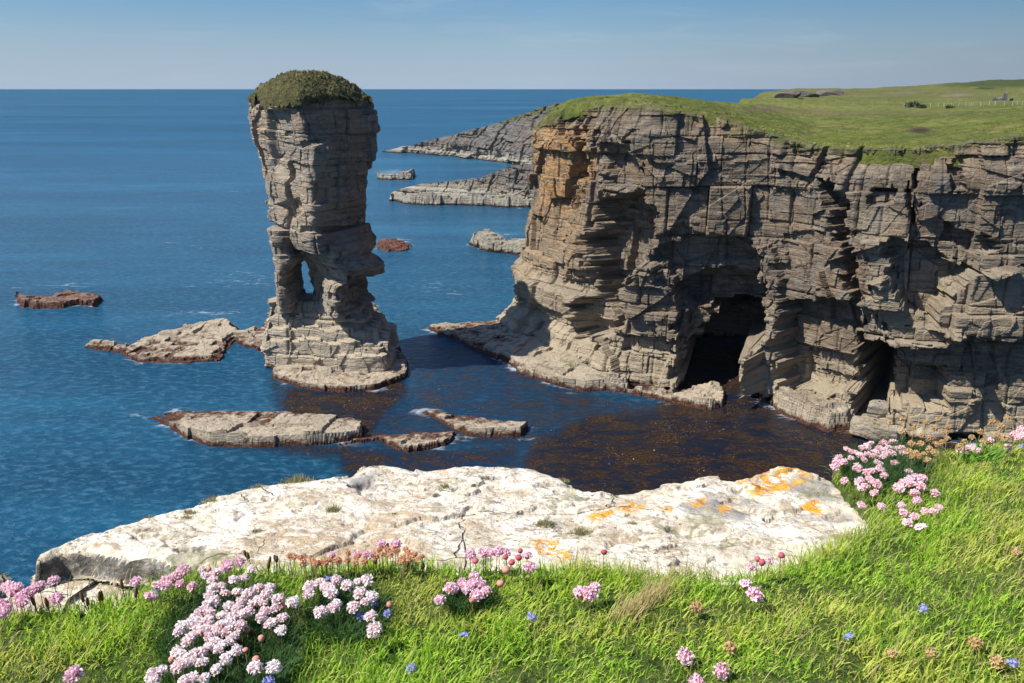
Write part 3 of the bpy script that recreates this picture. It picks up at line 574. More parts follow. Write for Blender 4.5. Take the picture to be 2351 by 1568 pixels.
for pl, a in (([(2090, 560), (2330, 620), (2330, 740), (2140, 790), (2000, 780), (1990, 640)], 0.65), ([(1960, 480), (2060, 480), (2090, 560), (2000, 600)], 0.4), ([(1745, 690), (1795, 690), (1795, 900), (1745, 900)], 0.6), ([(1395, 590), (1470, 590), (1440, 860), (1395, 880)], 0.5)):  # sunlit right-hand block and pilaster edge painted paler, beside other pale patches
    dry = np.maximum(dry, a * pmask(cu, cv, pl, 8))
tf = sstep(0.9, 0.0, ZT[None] - CZ - 1.2 * fbm(CS / 2.2, CZ / 2, 8, 3)) * 0.95
# roof rows running in under the turf
roofx, roofy, roofz = [], [], []
for k_, dd in enumerate((0.4, 0.9, 1.6, 2.5, 4.0, 6.0)):
    jit = 0.4 * fbm(sg / 1.4, sg * 0 + k_ * 1.7, 91, 3)
    roofx.append(PXc[-1] - NX * dd); roofy.append(PYc[-1] - NY * dd); roofz.append(ZT + jit * (dd < 3) - 0.12 * dd + (0.25 if dd < 2 else 0))
PXc = np.vstack([PXc] + roofx); PYc = np.vstack([PYc] + roofy); PZc = np.vstack([CZ] + roofz)
z6 = np.zeros((6, len(sg)))
cliff = mesh_np('sea_cliff', np.stack([PXc, PYc, PZc], -1), grid_faces(nz + 6, len(sg)), M['cliff'], None, False,
    {'lichen': np.vstack([lic, z6]).ravel(), 'dry': np.vstack([dry, z6]).ravel(), 'turf': np.vstack([tf, z6 + 0.9]).ravel()})
tag(cliff, 'layered brown sea cliff with dark caves at its foot and an orange nose', 'cliff', kind='structure')

# grassy plateau on the cliff, running back to the hill
def terrain_z(X, Y):
    u, v = to_px(X, Y, 0 * X + 30.0)
    e_ = edge_top_z(X, Y)
    far = np.interp(u, [1300, 1500, 1700, 1830, 2000, 2150, 2350, 2700], [27, 28, 28.6, 31.4, 32.7, 34.6, 37.0, 39])
    z = e_ + (far - e_) * sstep(150, 420, Y) 
    z = z + 0.35 * np.exp(-((X - 18) / 14) ** 2 - ((Y - 128) / 18) ** 2) - 0.9 * sstep(100, 135, Y) * sstep(40, 20, X) + 0.5 * sstep(0, 12, Y - 78) * sstep(60, 30, X)
    z = z + (1.5 + 0.003 * Y) * fbm(X / 42, Y / 55, 301, 3) * sstep(75, 130, Y) + 0.55 * fbm(X / 6, Y / 9, 305, 4, 0.6) + 0.18 * fbm(X / 1.1, Y / 1.6, 306, 3, 0.6)
    z = z - 12 * sstep(450, 800, Y)
    return z
ec = np.array([[a - nx * 1.9, b - ny * 1.9] for a, b, nx, ny in zip(cx_, cy_, NX, NY)])
fr = ec[(ec[:, 1] < 117)]; od = np.argsort(fr[:, 1]); fr = fr[od]
back = [(3.6, 117.2), (7, 123), (10, 130), (16, 139), (30, 158), (50, 200), (78, 280), (112, 390), (150, 480), (180, 600), (240, 850)]
ye = np.r_[fr[:, 1], [b[1] for b in back]]; xe = np.r_[fr[:, 0], [b[0] for b in back]]
rowsY = np.concatenate([np.arange(38, 69.5, 1.0), np.arange(69.5, 92, 0.12), np.arange(92, 160, 0.3), np.geomspace(160, 840, 220)])
xedge = np.interp(rowsY, ye, xe); xedge = xedge + 0.5 * fbm(rowsY / 1.3, rowsY * 0, 44, 3)
xr_ = np.maximum(xedge + 20, rowsY * 0.85 + 70)
wcol = np.r_[-0.0001, np.linspace(0, 1, 560) ** 1.25]
TX = xedge[:, None] + (xr_ - xedge)[:, None] * np.maximum(wcol, 0)[None]; TY = np.repeat(rowsY[:, None], len(wcol), 1)
TX[:, 0] -= 0.25
TZ = terrain_z(TX, TY)
dist_e = (TX - xedge[:, None])
dfr = np.full(TX.shape, 99.0)
cp = np.stack([cx_ - NX * 0.3, cy_ - NY * 0.3], 1)[::12]
sel = (TY < 135)
qx, qy = TX[sel], TY[sel]; best = np.full(qx.shape, 1e9)
for a in cp: best = np.minimum(best, (qx - a[0]) ** 2 + (qy - a[1]) ** 2)
dfr[sel] = np.sqrt(best)
TZ = TZ + 0.75 * sstep(0.3, 4.0, dfr) - 0.62
TZ[:, 0] -= 1.2
drop = (TY[:, 0] > 117); TZ[drop, 0] -= 30; TX[drop, 0] += np.where(rowsY[drop] < 160, 1.0, -6.0)
tu, tv = to_px(TX, TY, TZ)
tint = np.zeros(TX.shape + (3,)); tf_ = np.zeros(TX.shape)
def tpatch(u, v, ru, rv, colr, a, nz_=0.9):
    m = 1.6 * a * np.exp(-(((tu - u) / ru) ** 2 + ((tv - v) / rv) ** 2)) * np.clip(0.6 + nz_ * fbm(TX / 5, TY / 9, int(u), 3), 0, 1.4)
    m = np.clip(m, 0, 1); k_ = m > tf_; tint[k_] = colr; tf_[k_] = m[k_]
tpatch(2200, 218, 75, 7, (0.34, 0.22, 0.22), 0.9); tpatch(2080, 214, 60, 5, (0.24, 0.19, 0.15), 0.8); tpatch(1960, 214, 70, 6, (0.20, 0.16, 0.10), 0.8)
tpatch(2110, 300, 28, 6, (0.09, 0.07, 0.05), 1.3, 0.2); tpatch(1880, 258, 90, 6, (0.26, 0.20, 0.10), 0.8); tpatch(1990, 254, 90, 5, (0.24, 0.20, 0.10), 0.6)
tpatch(1760, 250, 60, 8, (0.22, 0.17, 0.11), 0.7); tpatch(2260, 202, 30, 4, (0.05, 0.06, 0.03), 0.9); tpatch(1420, 232, 60, 10, (0.20, 0.19, 0.08), 0.6); tpatch(1600, 300, 80, 20, (0.09, 0.10, 0.05), 0.6); tpatch(1560, 262, 70, 14, (0.20, 0.16, 0.09), 0.7)
tpatch(2050, 260, 300, 9, (0.19, 0.18, 0.075), 0.45); tpatch(2250, 265, 120, 8, (0.17, 0.18, 0.07), 0.4)
far_ = sstep(130, 330, TY) * 0.75 * np.clip(0.7 + 1.2 * fbm(TX / 30, TY / 30, 91, 3), 0, 1); k_ = far_ > tf_; tint[k_] = (0.18, 0.175, 0.07); tf_[k_] = far_[k_]
tu_top = sstep(206, 196, tv) * sstep(2100, 2250, tu); k_ = tu_top > 0.3; tint[k_] = (0.075, 0.10, 0.035); tf_[k_] = np.maximum(tf_[k_], tu_top[k_] * .9)
rim = sstep(2.4, 0.3, dfr) * np.clip(0.55 + 1.6 * fbm(TX / 2, TY / 2, 61, 3), 0, 1)
veg = sstep(9, 1, dfr) * sstep(1950, 1750, tu) * np.clip(-0.1 + 2.6 * fbm(TX / 2.5, TY / 3.5, 67, 4, 0.6), 0, 0.85); k_ = veg > tf_; tint[k_] = (0.075, 0.085, 0.04); tf_[k_] = veg[k_]
k_ = rim > tf_; tint[k_] = (0.15, 0.10, 0.055); tf_[k_] = rim[k_]
plateau = mesh_np('grass_plateau', np.stack([TX, TY, TZ], -1), grid_faces(len(rowsY), len(wcol)), M['plateau'], None, True, {'tint': tint.reshape(-1, 3), 'tintf': tf_.ravel()})
tag(plateau, 'bright green grazed turf on top of the cliff, rising to a hill', 'grassland', kind='structure')
def ground_at(x, y): return float(terrain_z(np.array([[x]]), np.array([[y]]))[0, 0]) + 0.10
# ------------------------------------------------------------------ ledges, boulders and seaweed at the foot of the cliff
crag('rock_ledge', [(985, 757), (1055, 786), (1120, 812), (1175, 844), (1245, 876), (1335, 902), (1430, 896), (1400, 830), (1300, 790), (1200, 760), (1140, 742), (1060, 745)], 0.95, M['skerry'], seed=131, dip=(0.02, -0.02), und=0.3, bed=0.4, ragged=0.7, blockw=3.0,
     label='flat weed covered ledge running left into the water from the orange nose', cat='rock ledge')
crag('rock_ledge', [(1345, 890), (1395, 900), (1445, 903), (1450, 880, 1), (1440, 862, 1), (1350, 862, 1)], 1.3, M['skerry'], seed=137, bed=0.5, ragged=0.4,
     label='small square step of pale rock between the weedy ledge and the cave ledge', cat='rock ledge')
crag('rock_ledge', [(1440, 903), (1530, 922), (1620, 941), (1662, 934), (1668, 900, .5), (1640, 872, 1.2), (1560, 872, 1.5), (1450, 885, 1)], 1.25, M['skerry'], seed=139, dip=(-0.02, 0.02), bed=0.4, ragged=0.5, blockw=2.6,
     label='pale rounded ledge at the water in front of the big sea cave', cat='rock ledge')
crag('rock_ledge', [(1742, 905), (1775, 938), (1850, 976), (1900, 992), (1958, 988), (1968, 945), (1940, 900, 1.5), (1800, 882, 2.2), (1745, 885, 2)], 2.1, M['skerry'], seed=149, bed=0.5, ragged=0.5, blockw=2.6, dip=(-0.03, 0.06),
     label='pale sloping ledge with yellow green algae between the two caves', cat='rock ledge')
def boulder(u, v, size, label, seed, mat='skerry', z=0.2, rot=0.0):
    c = at_z(u, v, z); n = 48; th = np.linspace(0.02, math.pi - 0.02, n); ph = np.linspace(0, 2 * math.pi, 2 * n, endpoint=False)
    T, P = np.meshgrid(th, ph, indexing='ij'); d = np.stack([np.sin(T) * np.cos(P), np.sin(T) * np.sin(P), np.cos(T)], -1)
    e = 0.62; d = np.sign(d) * np.abs(d) ** e
    r = np.random.default_rng(seed); k = np.ones(T.shape)
    for _ in range(9):
        nrm = r.normal(size=3); nrm /= np.linalg.norm(nrm); h = 0.62 + 0.3 * r.random(); k = np.minimum(k, h / np.maximum((d * nrm).sum(-1), 1e-3))
    d = d * k[..., None]; d = d * (1 + 0.06 * fbm(d[..., 0] * 4 + d[..., 2] * 3, d[..., 1] * 4 + d[..., 2] * 5, seed, 3))[..., None]
    V = d * (np.array(size) / 2); ca, sa = math.cos(rot), math.sin(rot)
    V = np.stack([V[..., 0] * ca - V[..., 1] * sa, V[..., 0] * sa + V[..., 1] * ca, V[..., 2] + size[2] * 0.25], -1) + c
    return tag(mesh_np('boulder', V, grid_faces(n, 2 * n, True), M[mat]), label, 'boulder', 'boulders at the foot of the cliff')
boulder(2004, 1000, (4.4, 2.8, 2.6), 'largest pale slanting boulder below the right hand cave', 3, rot=-0.5)
boulder(2012, 965, (2.6, 2.4, 2.8), 'rounded grey boulder sitting in the mouth of the right hand cave', 5, mat='far')
boulder(2105, 965, (5.2, 3.2, 2.8), 'wide pale flat topped boulder against the cliff right of the cave', 7, rot=0.2)
boulder(2056, 1004, (1.7, 1.4, 1.6), 'small pale boulder wedged between the two widest boulders', 9)
boulder(2130, 1002, (4.2, 2.6, 2.2), 'low pale boulder half hidden behind the dry seed heads', 11, rot=0.3)
boulder(1738, 897, (1.9, 1.6, 1.5), 'small grey boulder at the right side of the big cave mouth', 13, mat='far')
# broken wash where the rocks and the cliff foot meet the sea
fm = np.array(foam); near = np.zeros(SX.shape)
for P in SHORE + [np.stack([cx_ + NX * 1.2, cy_ + NY * 1.2], 1)[::10]]:
    closed = len(P) < 60; Q = np.vstack([P, P[:1]]) if closed else P
    m = (SX > P[:, 0].min() - 4) & (SX < P[:, 0].max() + 4) & (SY > P[:, 1].min() - 4) & (SY < P[:, 1].max() + 4); qx_, qy_ = SX[m], SY[m]; b_ = np.full(qx_.shape, 1e9)
    for a0, a1 in zip(Q[:-1], Q[1:]):
        e_ = a1 - a0; t_ = np.clip(((qx_ - a0[0]) * e_[0] + (qy_ - a0[1]) * e_[1]) / (e_ @ e_ + 1e-9), 0, 1); b_ = np.minimum(b_, (qx_ - a0[0] - e_[0] * t_) ** 2 + (qy_ - a0[1] - e_[1] * t_) ** 2)
    near[m] = np.maximum(near[m], np.exp(-np.sqrt(b_) / 0.9))
fm = np.maximum(fm, near * np.clip(0.45 + 1.1 * fbm(SX / 5, SY / 5, 515, 3), 0, 0.8) * (SY > 30)); sea.data.attributes['foam'].data.foreach_set('value', fm.astype(np.float32).ravel())
# loose kelp fronds floating at the surface
kx = SX[(SY > 50) & (SY < 120) & (np.abs(SX) < 70)]; ky = SY[(SY > 50) & (SY < 120) & (np.abs(SX) < 70)]; kk = kelp.reshape(SX.shape)[(SY > 50) & (SY < 120) & (np.abs(SX) < 70)]
pr = kk ** 1.5 * np.clip(0.05 + 2.6 * fbm(kx / 4, ky / 4, 71, 3), 0, 1.5); pick = RNG.choice(len(kx), 3600, p=pr / pr.sum())
kx = kx[pick] + RNG.uniform(-.5, .5, 3600); ky = ky[pick] + RNG.uniform(-.5, .5, 3600)
a = RNG.uniform(0, 6.28, 3600); ln = RNG.uniform(0.08, 0.34, 3600); wd = ln * RNG.uniform(0.15, 0.4, 3600)
t = np.linspace(-0.5, 0.5, 4)
px = kx[:, None] + np.cos(a)[:, None] * ln[:, None] * t; py = ky[:, None] + np.sin(a)[:, None] * ln[:, None] * t; bend = (0.06 * (1 - (2 * t) ** 2))
ox = -np.sin(a)[:, None] * wd[:, None] * (1 - np.abs(t)) * .5; oy = np.cos(a)[:, None] * wd[:, None] * (1 - np.abs(t)) * .5
kv = np.stack([np.stack([px + ox, py + oy, 0.015 + bend[None] + 0 * px], -1), np.stack([px - ox, py - oy, 0.02 + 0.4 * bend[None] + 0 * px], -1)], 2).reshape(-1, 3)
b = np.arange(3600)[:, None] * 8 + np.arange(3)[None] * 2
M['kelp'] = plain('kelp', (0.085, 0.045, 0.02), 0.3, 0.7, 3, 0.5)
tag(mesh_np('seaweed', kv, np.stack([b, b + 1, b + 3, b + 2], -1).reshape(-1, 4), M['kelp']), 'brown kelp fronds floating in the dark cove below the caves', 'seaweed', kind='stuff')

# grass blades
N = NT('grass_blade'); tcol = N.attr('tint', 'Color')
b1 = N.bsdf(tcol, 0.55, None, 0.3); tr = N.n('ShaderNodeBsdfTranslucent'); N.put(tr.inputs[0], N.mix(1.0, tcol, (1.25, 1.2, 0.7), 'MULTIPLY')); ms = N.n('ShaderNodeMixShader'); ms.inputs[0].default_value = 0.5
N.put(ms.inputs[1], b1); N.put(ms.inputs[2], tr.outputs[0]); M['blade'] = N.done(ms.outputs[0])
def blades(pos, length, width, lean, az, tint, curl, seg=3):
    n = len(pos); t = np.linspace(0, 1, seg + 1)
    dx, dy = np.cos(az), np.sin(az); wx, wy = -np.sin(az + 0.6), np.cos(az + 0.6)
    hor = lean[:, None] * t[None] + curl[:, None] * t[None] ** 2; ver = t[None] * np.sqrt(np.clip(1 - 0.75 * np.clip(hor, 0, 1) ** 2, 0.1, 1))
    cxx = pos[:, 0:1] + length[:, None] * hor * dx[:, None]; cyy = pos[:, 1:2] + length[:, None] * hor * dy[:, None]; czz = pos[:, 2:3] + length[:, None] * ver
    wt_ = width[:, None] * (1 - t[None] ** 1.6) * 0.5 + 0.00015
    A = np.stack([cxx + wx[:, None] * wt_, cyy + wy[:, None] * wt_, czz], -1); B = np.stack([cxx - wx[:, None] * wt_, cyy - wy[:, None] * wt_, czz], -1)
    V = np.stack([A, B], 2).reshape(n, -1, 3); k = 2 * (seg + 1); b = np.arange(n)[:, None] * k + np.arange(seg)[None] * 2
    fc = np.stack([b, b + 1, b + 3, b + 2], -1).reshape(-1, 4); tn = np.repeat(tint[:, None], k, 1).reshape(-1, 3)
    return V.reshape(-1, 3), fc, tn
# ------------------------------------------------------------------ things far off on the plateau
def ground_hit(u, v):
    Y = np.arange(70, 700, 0.5); drop = Y * np.tan(dep(v)); x = (u - CX) / F * (Y * CP + drop * SP); z = CAM_Z - drop; g = terrain_z(x, Y)
    i = np.argmax(z < g); i = i if z[i] < g[i] else int(np.argmin(z - g)); return np.array([x[i], Y[i], g[i]])
# coarse tufts standing in the plateau turf
tn = 36000; ty_ = 66 + 240 * RNG.random(tn) ** 2.2; txe = np.interp(ty_, ye, xe); tx_ = txe + 0.2 + (np.maximum(txe + 15, ty_ * 0.72) - txe) * RNG.random(tn)
tzz = terrain_z(tx_, ty_) + 0.02; pn = fbm(tx_ / 4, ty_ / 6, 333, 3)[:, None]; pr_ = RNG.random((tn, 1))
tcol_ = np.where(pn > 0.12, np.array([[0.10, 0.14, 0.03]]), np.where(pn < -0.16, np.array([[0.34, 0.32, 0.10]]), np.array([[0.27, 0.34, 0.06]]))) * (0.6 + 0.9 * pr_)
fr_ = sstep(120, 300, ty_)[:, None]; tcol_ = tcol_ * (1 - 0.6 * fr_) + np.array([[0.20, 0.185, 0.08]]) * 0.6 * fr_
Vt, Ft, Tt = blades(np.stack([tx_, ty_, tzz], -1), RNG.uniform(0.06, 0.22, tn) * (1 + 0.5 * (pn[:, 0] > 0.12)), RNG.uniform(0.10, 0.26, tn), RNG.uniform(0.2, 0.9, tn), RNG.uniform(0, 6.28, tn), tcol_, RNG.uniform(0, .4, tn), 1)
o = mesh_np('tussock_grass', Vt, Ft, M['blade'], None, False, {'tint': Tt}); tag(o, 'rough green and straw tussocks scattered over the plateau turf', 'grass', kind='stuff')
ci = RNG.integers(0, len(CAPV[0]), 4500); cpv = CAPV[0][ci] + RNG.normal(0, 0.06, (4500, 3)) - np.array([0, 0, 0.05]); cpn = fbm(cpv[:, 0] / 1.2, (cpv[:, 1] + cpv[:, 2]) / 1.2, 55, 3)[:, None]
cpt = np.where(cpn > 0.08, np.array([[0.24, 0.19, 0.09]]), np.where(cpn < -0.12, np.array([[0.055, 0.075, 0.03]]), np.array([[0.13, 0.155, 0.05]]))) * RNG.uniform(0.5, 1.3, (4500, 1))
V_, F_2, T_ = blades(cpv, RNG.uniform(0.08, 0.26, 4500), RNG.uniform(0.06, 0.14, 4500), RNG.uniform(0.2, 0.9, 4500), RNG.uniform(0, 6.28, 4500), cpt, RNG.uniform(0, .6, 4500), 2)
o = mesh_np('turf_tufts', V_, F_2, M['blade'], stack, False, {'tint': T_}); o.location = -Vector(stack.location); o['kind'] = 'stuff'
fence = empty('fence'); fl = None
M['post'] = plain('grey_wood', (0.42, 0.40, 0.36), 0.9, 0.3, 5)
M['bush'] = plain('dark_bush', (0.06, 0.075, 0.035), 0.95, 0.6, 3)
M['stone'] = plain('ruin_stone', (0.17, 0.165, 0.155), 0.95, 0.5, 1.5)
import bmesh
def bm_obj(name, bm, mat, parent=None):
    me = bpy.data.meshes.new(name); bm.to_mesh(me); bm.free(); me.materials.append(mat); o = bpy.data.objects.new(name, me); COL.objects.link(o); o.parent = parent; return o
def post_bm(h, r):
    bm = bmesh.new(); bmesh.ops.create_cone(bm, cap_ends=True, segments=7, radius1=r, radius2=r * 0.8, depth=h, matrix=Matrix.Translation((0, 0, h / 2 - 0.15))); return bm
posts = []
for i, cx0 in enumerate((1330, 1352, 1420, 1505, 1553, 1620, 1665, 1733, 1790, 1850, 1897, 1912, 1980, 2050, 2100, 2180, 2250, 2290, 2330)):
    u = (2100 + cx0 / 3.022) * 0.8168; v = 248 - (u - 2085) * 0.022
    posts.append(ground_hit(u, v))
tag(fence, 'line of thin pale fence posts far off across the green plateau', 'fence')
fence.location = posts[0]
p0 = None
for p in posts:
    if p0 is None: o = p0 = bm_obj('post', post_bm(1.25, 0.06), M['post'], fence)
    else: o = p0.copy(); COL.objects.link(o)
    o.location = Vector(p - posts[0]); o.rotation_euler = (random.uniform(-.08, .08), random.uniform(-.08, .08), 0)
wv, wf = [], []
for a_, b_ in zip(posts[:-1], posts[1:]):
    for h in (0.45, 0.95):
        k = len(wv); A_, B_ = Vector(a_ - posts[0]), Vector(b_ - posts[0])
        for q, dz_ in ((A_, h), (A_, h + .012), (B_, h + .012), (B_, h)): wv.append((q.x, q.y, q.z + dz_))
        wf.append((k, k + 1, k + 2, k + 3))
mesh_np('wire', wv, wf, M['post'], fence)
def bush(u, v, r, h, label, seed):
    c = ground_hit(u, v); g = np.random.default_rng(seed); n = 420
    d = g.normal(size=(n, 3)); d /= np.linalg.norm(d, axis=1)[:, None]; d[:, 2] = np.abs(d[:, 2]); p = d * g.uniform(0.35, 1, (n, 1)) ** 0.5 * [r, r, h]
    q = g.normal(size=(n, 3, 3)) * 0.22 * r; V = (p[:, None] + q).reshape(-1, 3) + c
    tag(mesh_np('bush', V, np.arange(n * 3).reshape(-1, 3), M['bush']), label, 'bush', 'dark bushes by the far fence')
bush(2095, 247, 1.9, 0.9, 'widest dark low bush at the left end of the far fence line', 1)
bush(2116, 249, 1.0, 1.0, 'small round dark bush just right of the widest bush', 2)
bush(2180, 250, 1.0, 0.7, 'lone dark tuft in the field below the fence posts', 3)
for u_, v_, sz_, lb_ in ((1806, 219, (9, 4, 2.6), 'dark rock lump on the skyline nearest the sea, left of two longer ones'), (1843, 217, (12, 4, 2.8), 'long dark rock outcrop in the middle of the skyline row'), (1900, 214, (12, 4, 2.6), 'long dark rock outcrop at the right end of the skyline row')):
    g_ = ground_hit(u_, v_ + 6); o = boulder(u_, v_, sz_, lb_, int(u_), 'far', 0.0)
    c0 = at_z(u_, v_, 0.0); vv = np.empty(len(o.data.vertices) * 3, np.float32); o.data.vertices.foreach_get('co', vv); vv = vv.reshape(-1, 3) - c0 + g_; o.data.vertices.foreach_set('co', vv.ravel()); o.data.update(); o['category'] = 'rock outcrop'; o['group'] = 'rock outcrops on the skyline'; o.name = 'rock_outcrop'
def ruin():
    c = ground_hit(2300, 232); root = empty('stone_ruin', c); root.scale = (.38, .38, .6); tag(root, 'dark ruined stone walls on the hillside at far right', 'ruin')
    def wall_bm(w, d, h, sd):
        g = np.random.default_rng(sd); bm = bmesh.new(); n = 7
        bot = [bm.verts.new((-w / 2 + w * i / n, s, -0.6)) for s in (-d / 2, d / 2) for i in range(n + 1)]
        top = [bm.verts.new((-w / 2 + w * i / n, s * .8, h * (0.55 + 0.5 * g.random()))) for s in (-d / 2, d / 2) for i in range(n + 1)]
        m = n + 1
        for i in range(n):
            bm.faces.new((bot[i], bot[i + 1], top[i + 1], top[i])); bm.faces.new((bot[m + i + 1], bot[m + i], top[m + i], top[m + i + 1])); bm.faces.new((top[i], top[i + 1], top[m + i + 1], top[m + i]))
        bm.faces.new((bot[0], top[0], top[m], bot[m])); bm.faces.new((bot[n], bot[m + n], top[m + n], top[n])); return bm
    a = bm_obj('gable_wall', wall_bm(3.2, 0.9, 4.2, 4), M['stone'], root); a.location = (1.5, 0, 0)
    a = bm_obj('low_wall', wall_bm(8, 0.9, 1.7, 5), M['stone'], root); a.location = (-4.5, -1, 0)
    a = bm_obj('low_wall', wall_bm(5, 0.9, 1.5, 6), M['stone'], root); a.location = (4.5, -3, 0); a.rotation_euler = (0, 0, 0.5)
ruin()

# ------------------------------------------------------------------ foreground: the white slab
GA, GB = 0.72, 0.14; SA, SB = 0.775, 0.13
def gz(X, Y): return CAM_Z - (GA + GB * Y) + 0.035 * fbm(X / 0.5, Y / 0.5, 401, 3) + 0.05 * sstep(0.6, 1.6, X) 
def pl(pts, a, b): return np.array([at_plane(p[0], p[1], a, b)[:2] for p in pts])
EDGE = [(-700, 1470), (-150, 1425), (0, 1402), (150, 1388), (300, 1372), (350, 1345), (400, 1322), (480, 1312), (700, 1308), (960, 1302), (1060, 1316), (1180, 1312), (1400, 1303), (1500, 1312), (1700, 1310), (1800, 1284), (1900, 1254), (2012, 1216), (2010, 1170), (1960, 1130), (1925, 1085), (1930, 1062), (2000, 1062), (2080, 1072), (2150, 1068), (2220, 1050), (2350, 1040), (2700, 1015), (3300, 980)]
EW = pl(EDGE, GA, GB); GP = np.vstack([EW, [[9, 4], [9, -6], [-8, -6], [-8, 0.5]]])
def slab(name, pts, a, b, thick, res, mat, seed, extra=None, step=1.0, rag=0.02):
    P = pl(pts, a, b); lo = P.min(0) - 0.06; hi = P.max(0) + 0.06
    x = np.arange(lo[0], hi[0], res); y = np.arange(lo[1], hi[1], res); X, Y = np.meshgrid(x, y)
    d = poly_sd(X + rag * fbm(X / 0.12, Y / 0.12, seed, 4), Y + rag * fbm(X / 0.12 + 5, Y / 0.12, seed + 1, 4), P)
    top = CAM_Z - (a + b * Y) + 0.014 * fbm(X / 0.45, Y / 0.45, seed + 2, 3) + 0.008 * fbm(X / 0.10, Y / 0.10, seed + 3, 4, 0.6) + 0.0035 * fbm(X / 0.018, Y / 0.018, seed + 4, 3, 0.6)
    if extra is not None: top = extra(X, Y, top, d)
    # thin delaminated layers
    lay = fbm(X / 0.35, Y / 0.22, seed + 6, 4, 0.6); top = top + step * (0.010 * sstep(0.06, 0.075, lay) - 0.008 * sstep(-0.10, -0.09, lay) * 0 - 0.007 * sstep(-0.14, -0.16, lay))
    edge = sstep(0, 0.03, d); z = top - 0.012 * (1 - edge) - thick * (1 - sstep(-0.012, 0.002, d))
    f = grid_faces(len(y), len(x)); f = f[(d.ravel()[f] > -0.016).any(1)]
    z = z - 0.11 * sstep(0.0, 0.07, poly_sd(X, Y, GP)); u, v = to_px(X, Y, z); V, f, at_ = compact(np.stack([X, Y, z], -1).reshape(-1, 3), f, {'pu': u.ravel(), 'pv': v.ravel()})
    return V, f, at_['pu'], at_['pv']
N = NT('white_slab_rock')
n1 = N.noise(N.pos(), 7, 6, 0.68, 0.3); n2 = N.noise(N.pos(), 32, 5, 0.7); n3 = N.noise(N.pos(1, 1, 1), 2.6, 4, 0.6); n4 = N.noise(N.pos(1, 1.8, 1), 14, 5, 0.7, 0.6); n5 = N.noise(N.pos(), 85, 3, 0.7); n6 = N.noise(N.pos(), 30, 5, 0.75, 0.3)
c = N.ramp(n1, [(0.32, (0.40, 0.33, 0.23)), (0.43, (0.58, 0.51, 0.39)), (0.52, (0.69, 0.635, 0.52)), (0.66, (0.77, 0.73, 0.635))])
c = N.mix(N.math('MULTIPLY', N.mr(n4, 0.545, 0.60), 0.8), c, (0.36, 0.28, 0.185))
c = N.mix(N.math('MULTIPLY', N.mr(n2, 0.57, 0.64), 0.85), c, (0.26, 0.21, 0.14))
c = N.mix(N.math('MULTIPLY', N.mr(N.voro(N.pos(1, 1, 1), 26), 0.14, 0.03), N.mr(n3, 0.45, 0.55)), c, (0.86, 0.85, 0.80))
c = N.mix(N.math('MULTIPLY', N.attr('tan'), N.mr(n4, 0.40, 0.53)), c, N.mix(n2, (0.36, 0.27, 0.17), (0.55, 0.43, 0.29)))
c = N.mix(N.math('MULTIPLY', N.attr('grey'), N.mr(n1, 0.40, 0.52)), c, N.mix(n2, (0.20, 0.19, 0.175), (0.36, 0.34, 0.31)))
c = N.mix(N.math('MULTIPLY', N.mr(N.noise(N.pos(), 5.0, 5, 0.7, 0.4), 0.60, 0.64), 0.9), c, N.ramp(n2, [(0.35, (0.16, 0.15, 0.075)), (0.65, (0.42, 0.40, 0.27))]))
c = N.mix(N.math('MULTIPLY', N.attr('orange'), N.mr(n6, 0.47, 0.50)), c, N.ramp(n2, [(0.35, (0.42, 0.17, 0.015)), (0.55, (0.72, 0.34, 0.03)), (0.7, (0.80, 0.45, 0.08))]))
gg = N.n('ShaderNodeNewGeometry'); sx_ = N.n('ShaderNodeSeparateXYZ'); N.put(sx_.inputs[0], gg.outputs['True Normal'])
c = N.mix(N.mr(sx_.outputs[2], 0.25, 0.55, 1, 0), c, N.ramp(n2, [(0.35, (0.055, 0.055, 0.05)), (0.55, (0.15, 0.14, 0.12)), (0.7, (0.42, 0.41, 0.38))]))  # steep slab sides painted dark grey, their shade put into the colour
crk = N.mr(N.voro(N.mix(0.12, N.pos(0.7, 1.6, 1), N.noise(N.pos(), 6, 4), 'ADD'), 2.6, 'DISTANCE_TO_EDGE'), 0.0, 0.007, 1, 0)
crk = N.math('MULTIPLY', crk, N.mr(n3, 0.50, 0.64)); c = N.mix(N.math('MULTIPLY', crk, 0.6), c, (0.09, 0.075, 0.055))
ro = N.voro(N.mix(0.06, N.pos(), N.noise(N.pos(), 22, 3), 'ADD'), 9, 'F1'); ring = N.math('MULTIPLY', N.mr(ro, 0.30, 0.33), N.mr(ro, 0.37, 0.34)); c = N.mix(N.math('MULTIPLY', ring, N.mr(n1, 0.44, 0.56, 0.0, 0.55)), c, (0.34, 0.31, 0.26))
c = N.mix(N.math('MULTIPLY', N.mr(n5, 0.58, 0.64), 0.7), c, (0.30, 0.24, 0.16)); c = N.mix(N.math('MULTIPLY', N.mr(N.voro(N.pos(1, 1, 1), 30), 0.16, 0.08), N.mr(n3, 0.40, 0.55)), c, (0.20, 0.15, 0.09))
nb = N.bump(N.math('SUBTRACT', N.math('ADD', N.math('ADD', N.math('MULTIPLY', n5, 0.35), N.math('MULTIPLY', n1, 0.8)), N.math('ADD', N.math('MULTIPLY', n2, 0.7), N.math('MULTIPLY', n4, 0.7))), N.math('MULTIPLY', crk, 0.8)), 0.8, 0.016)
M['slab'] = N.done(N.bsdf(c, 0.95, nb, 0.1))
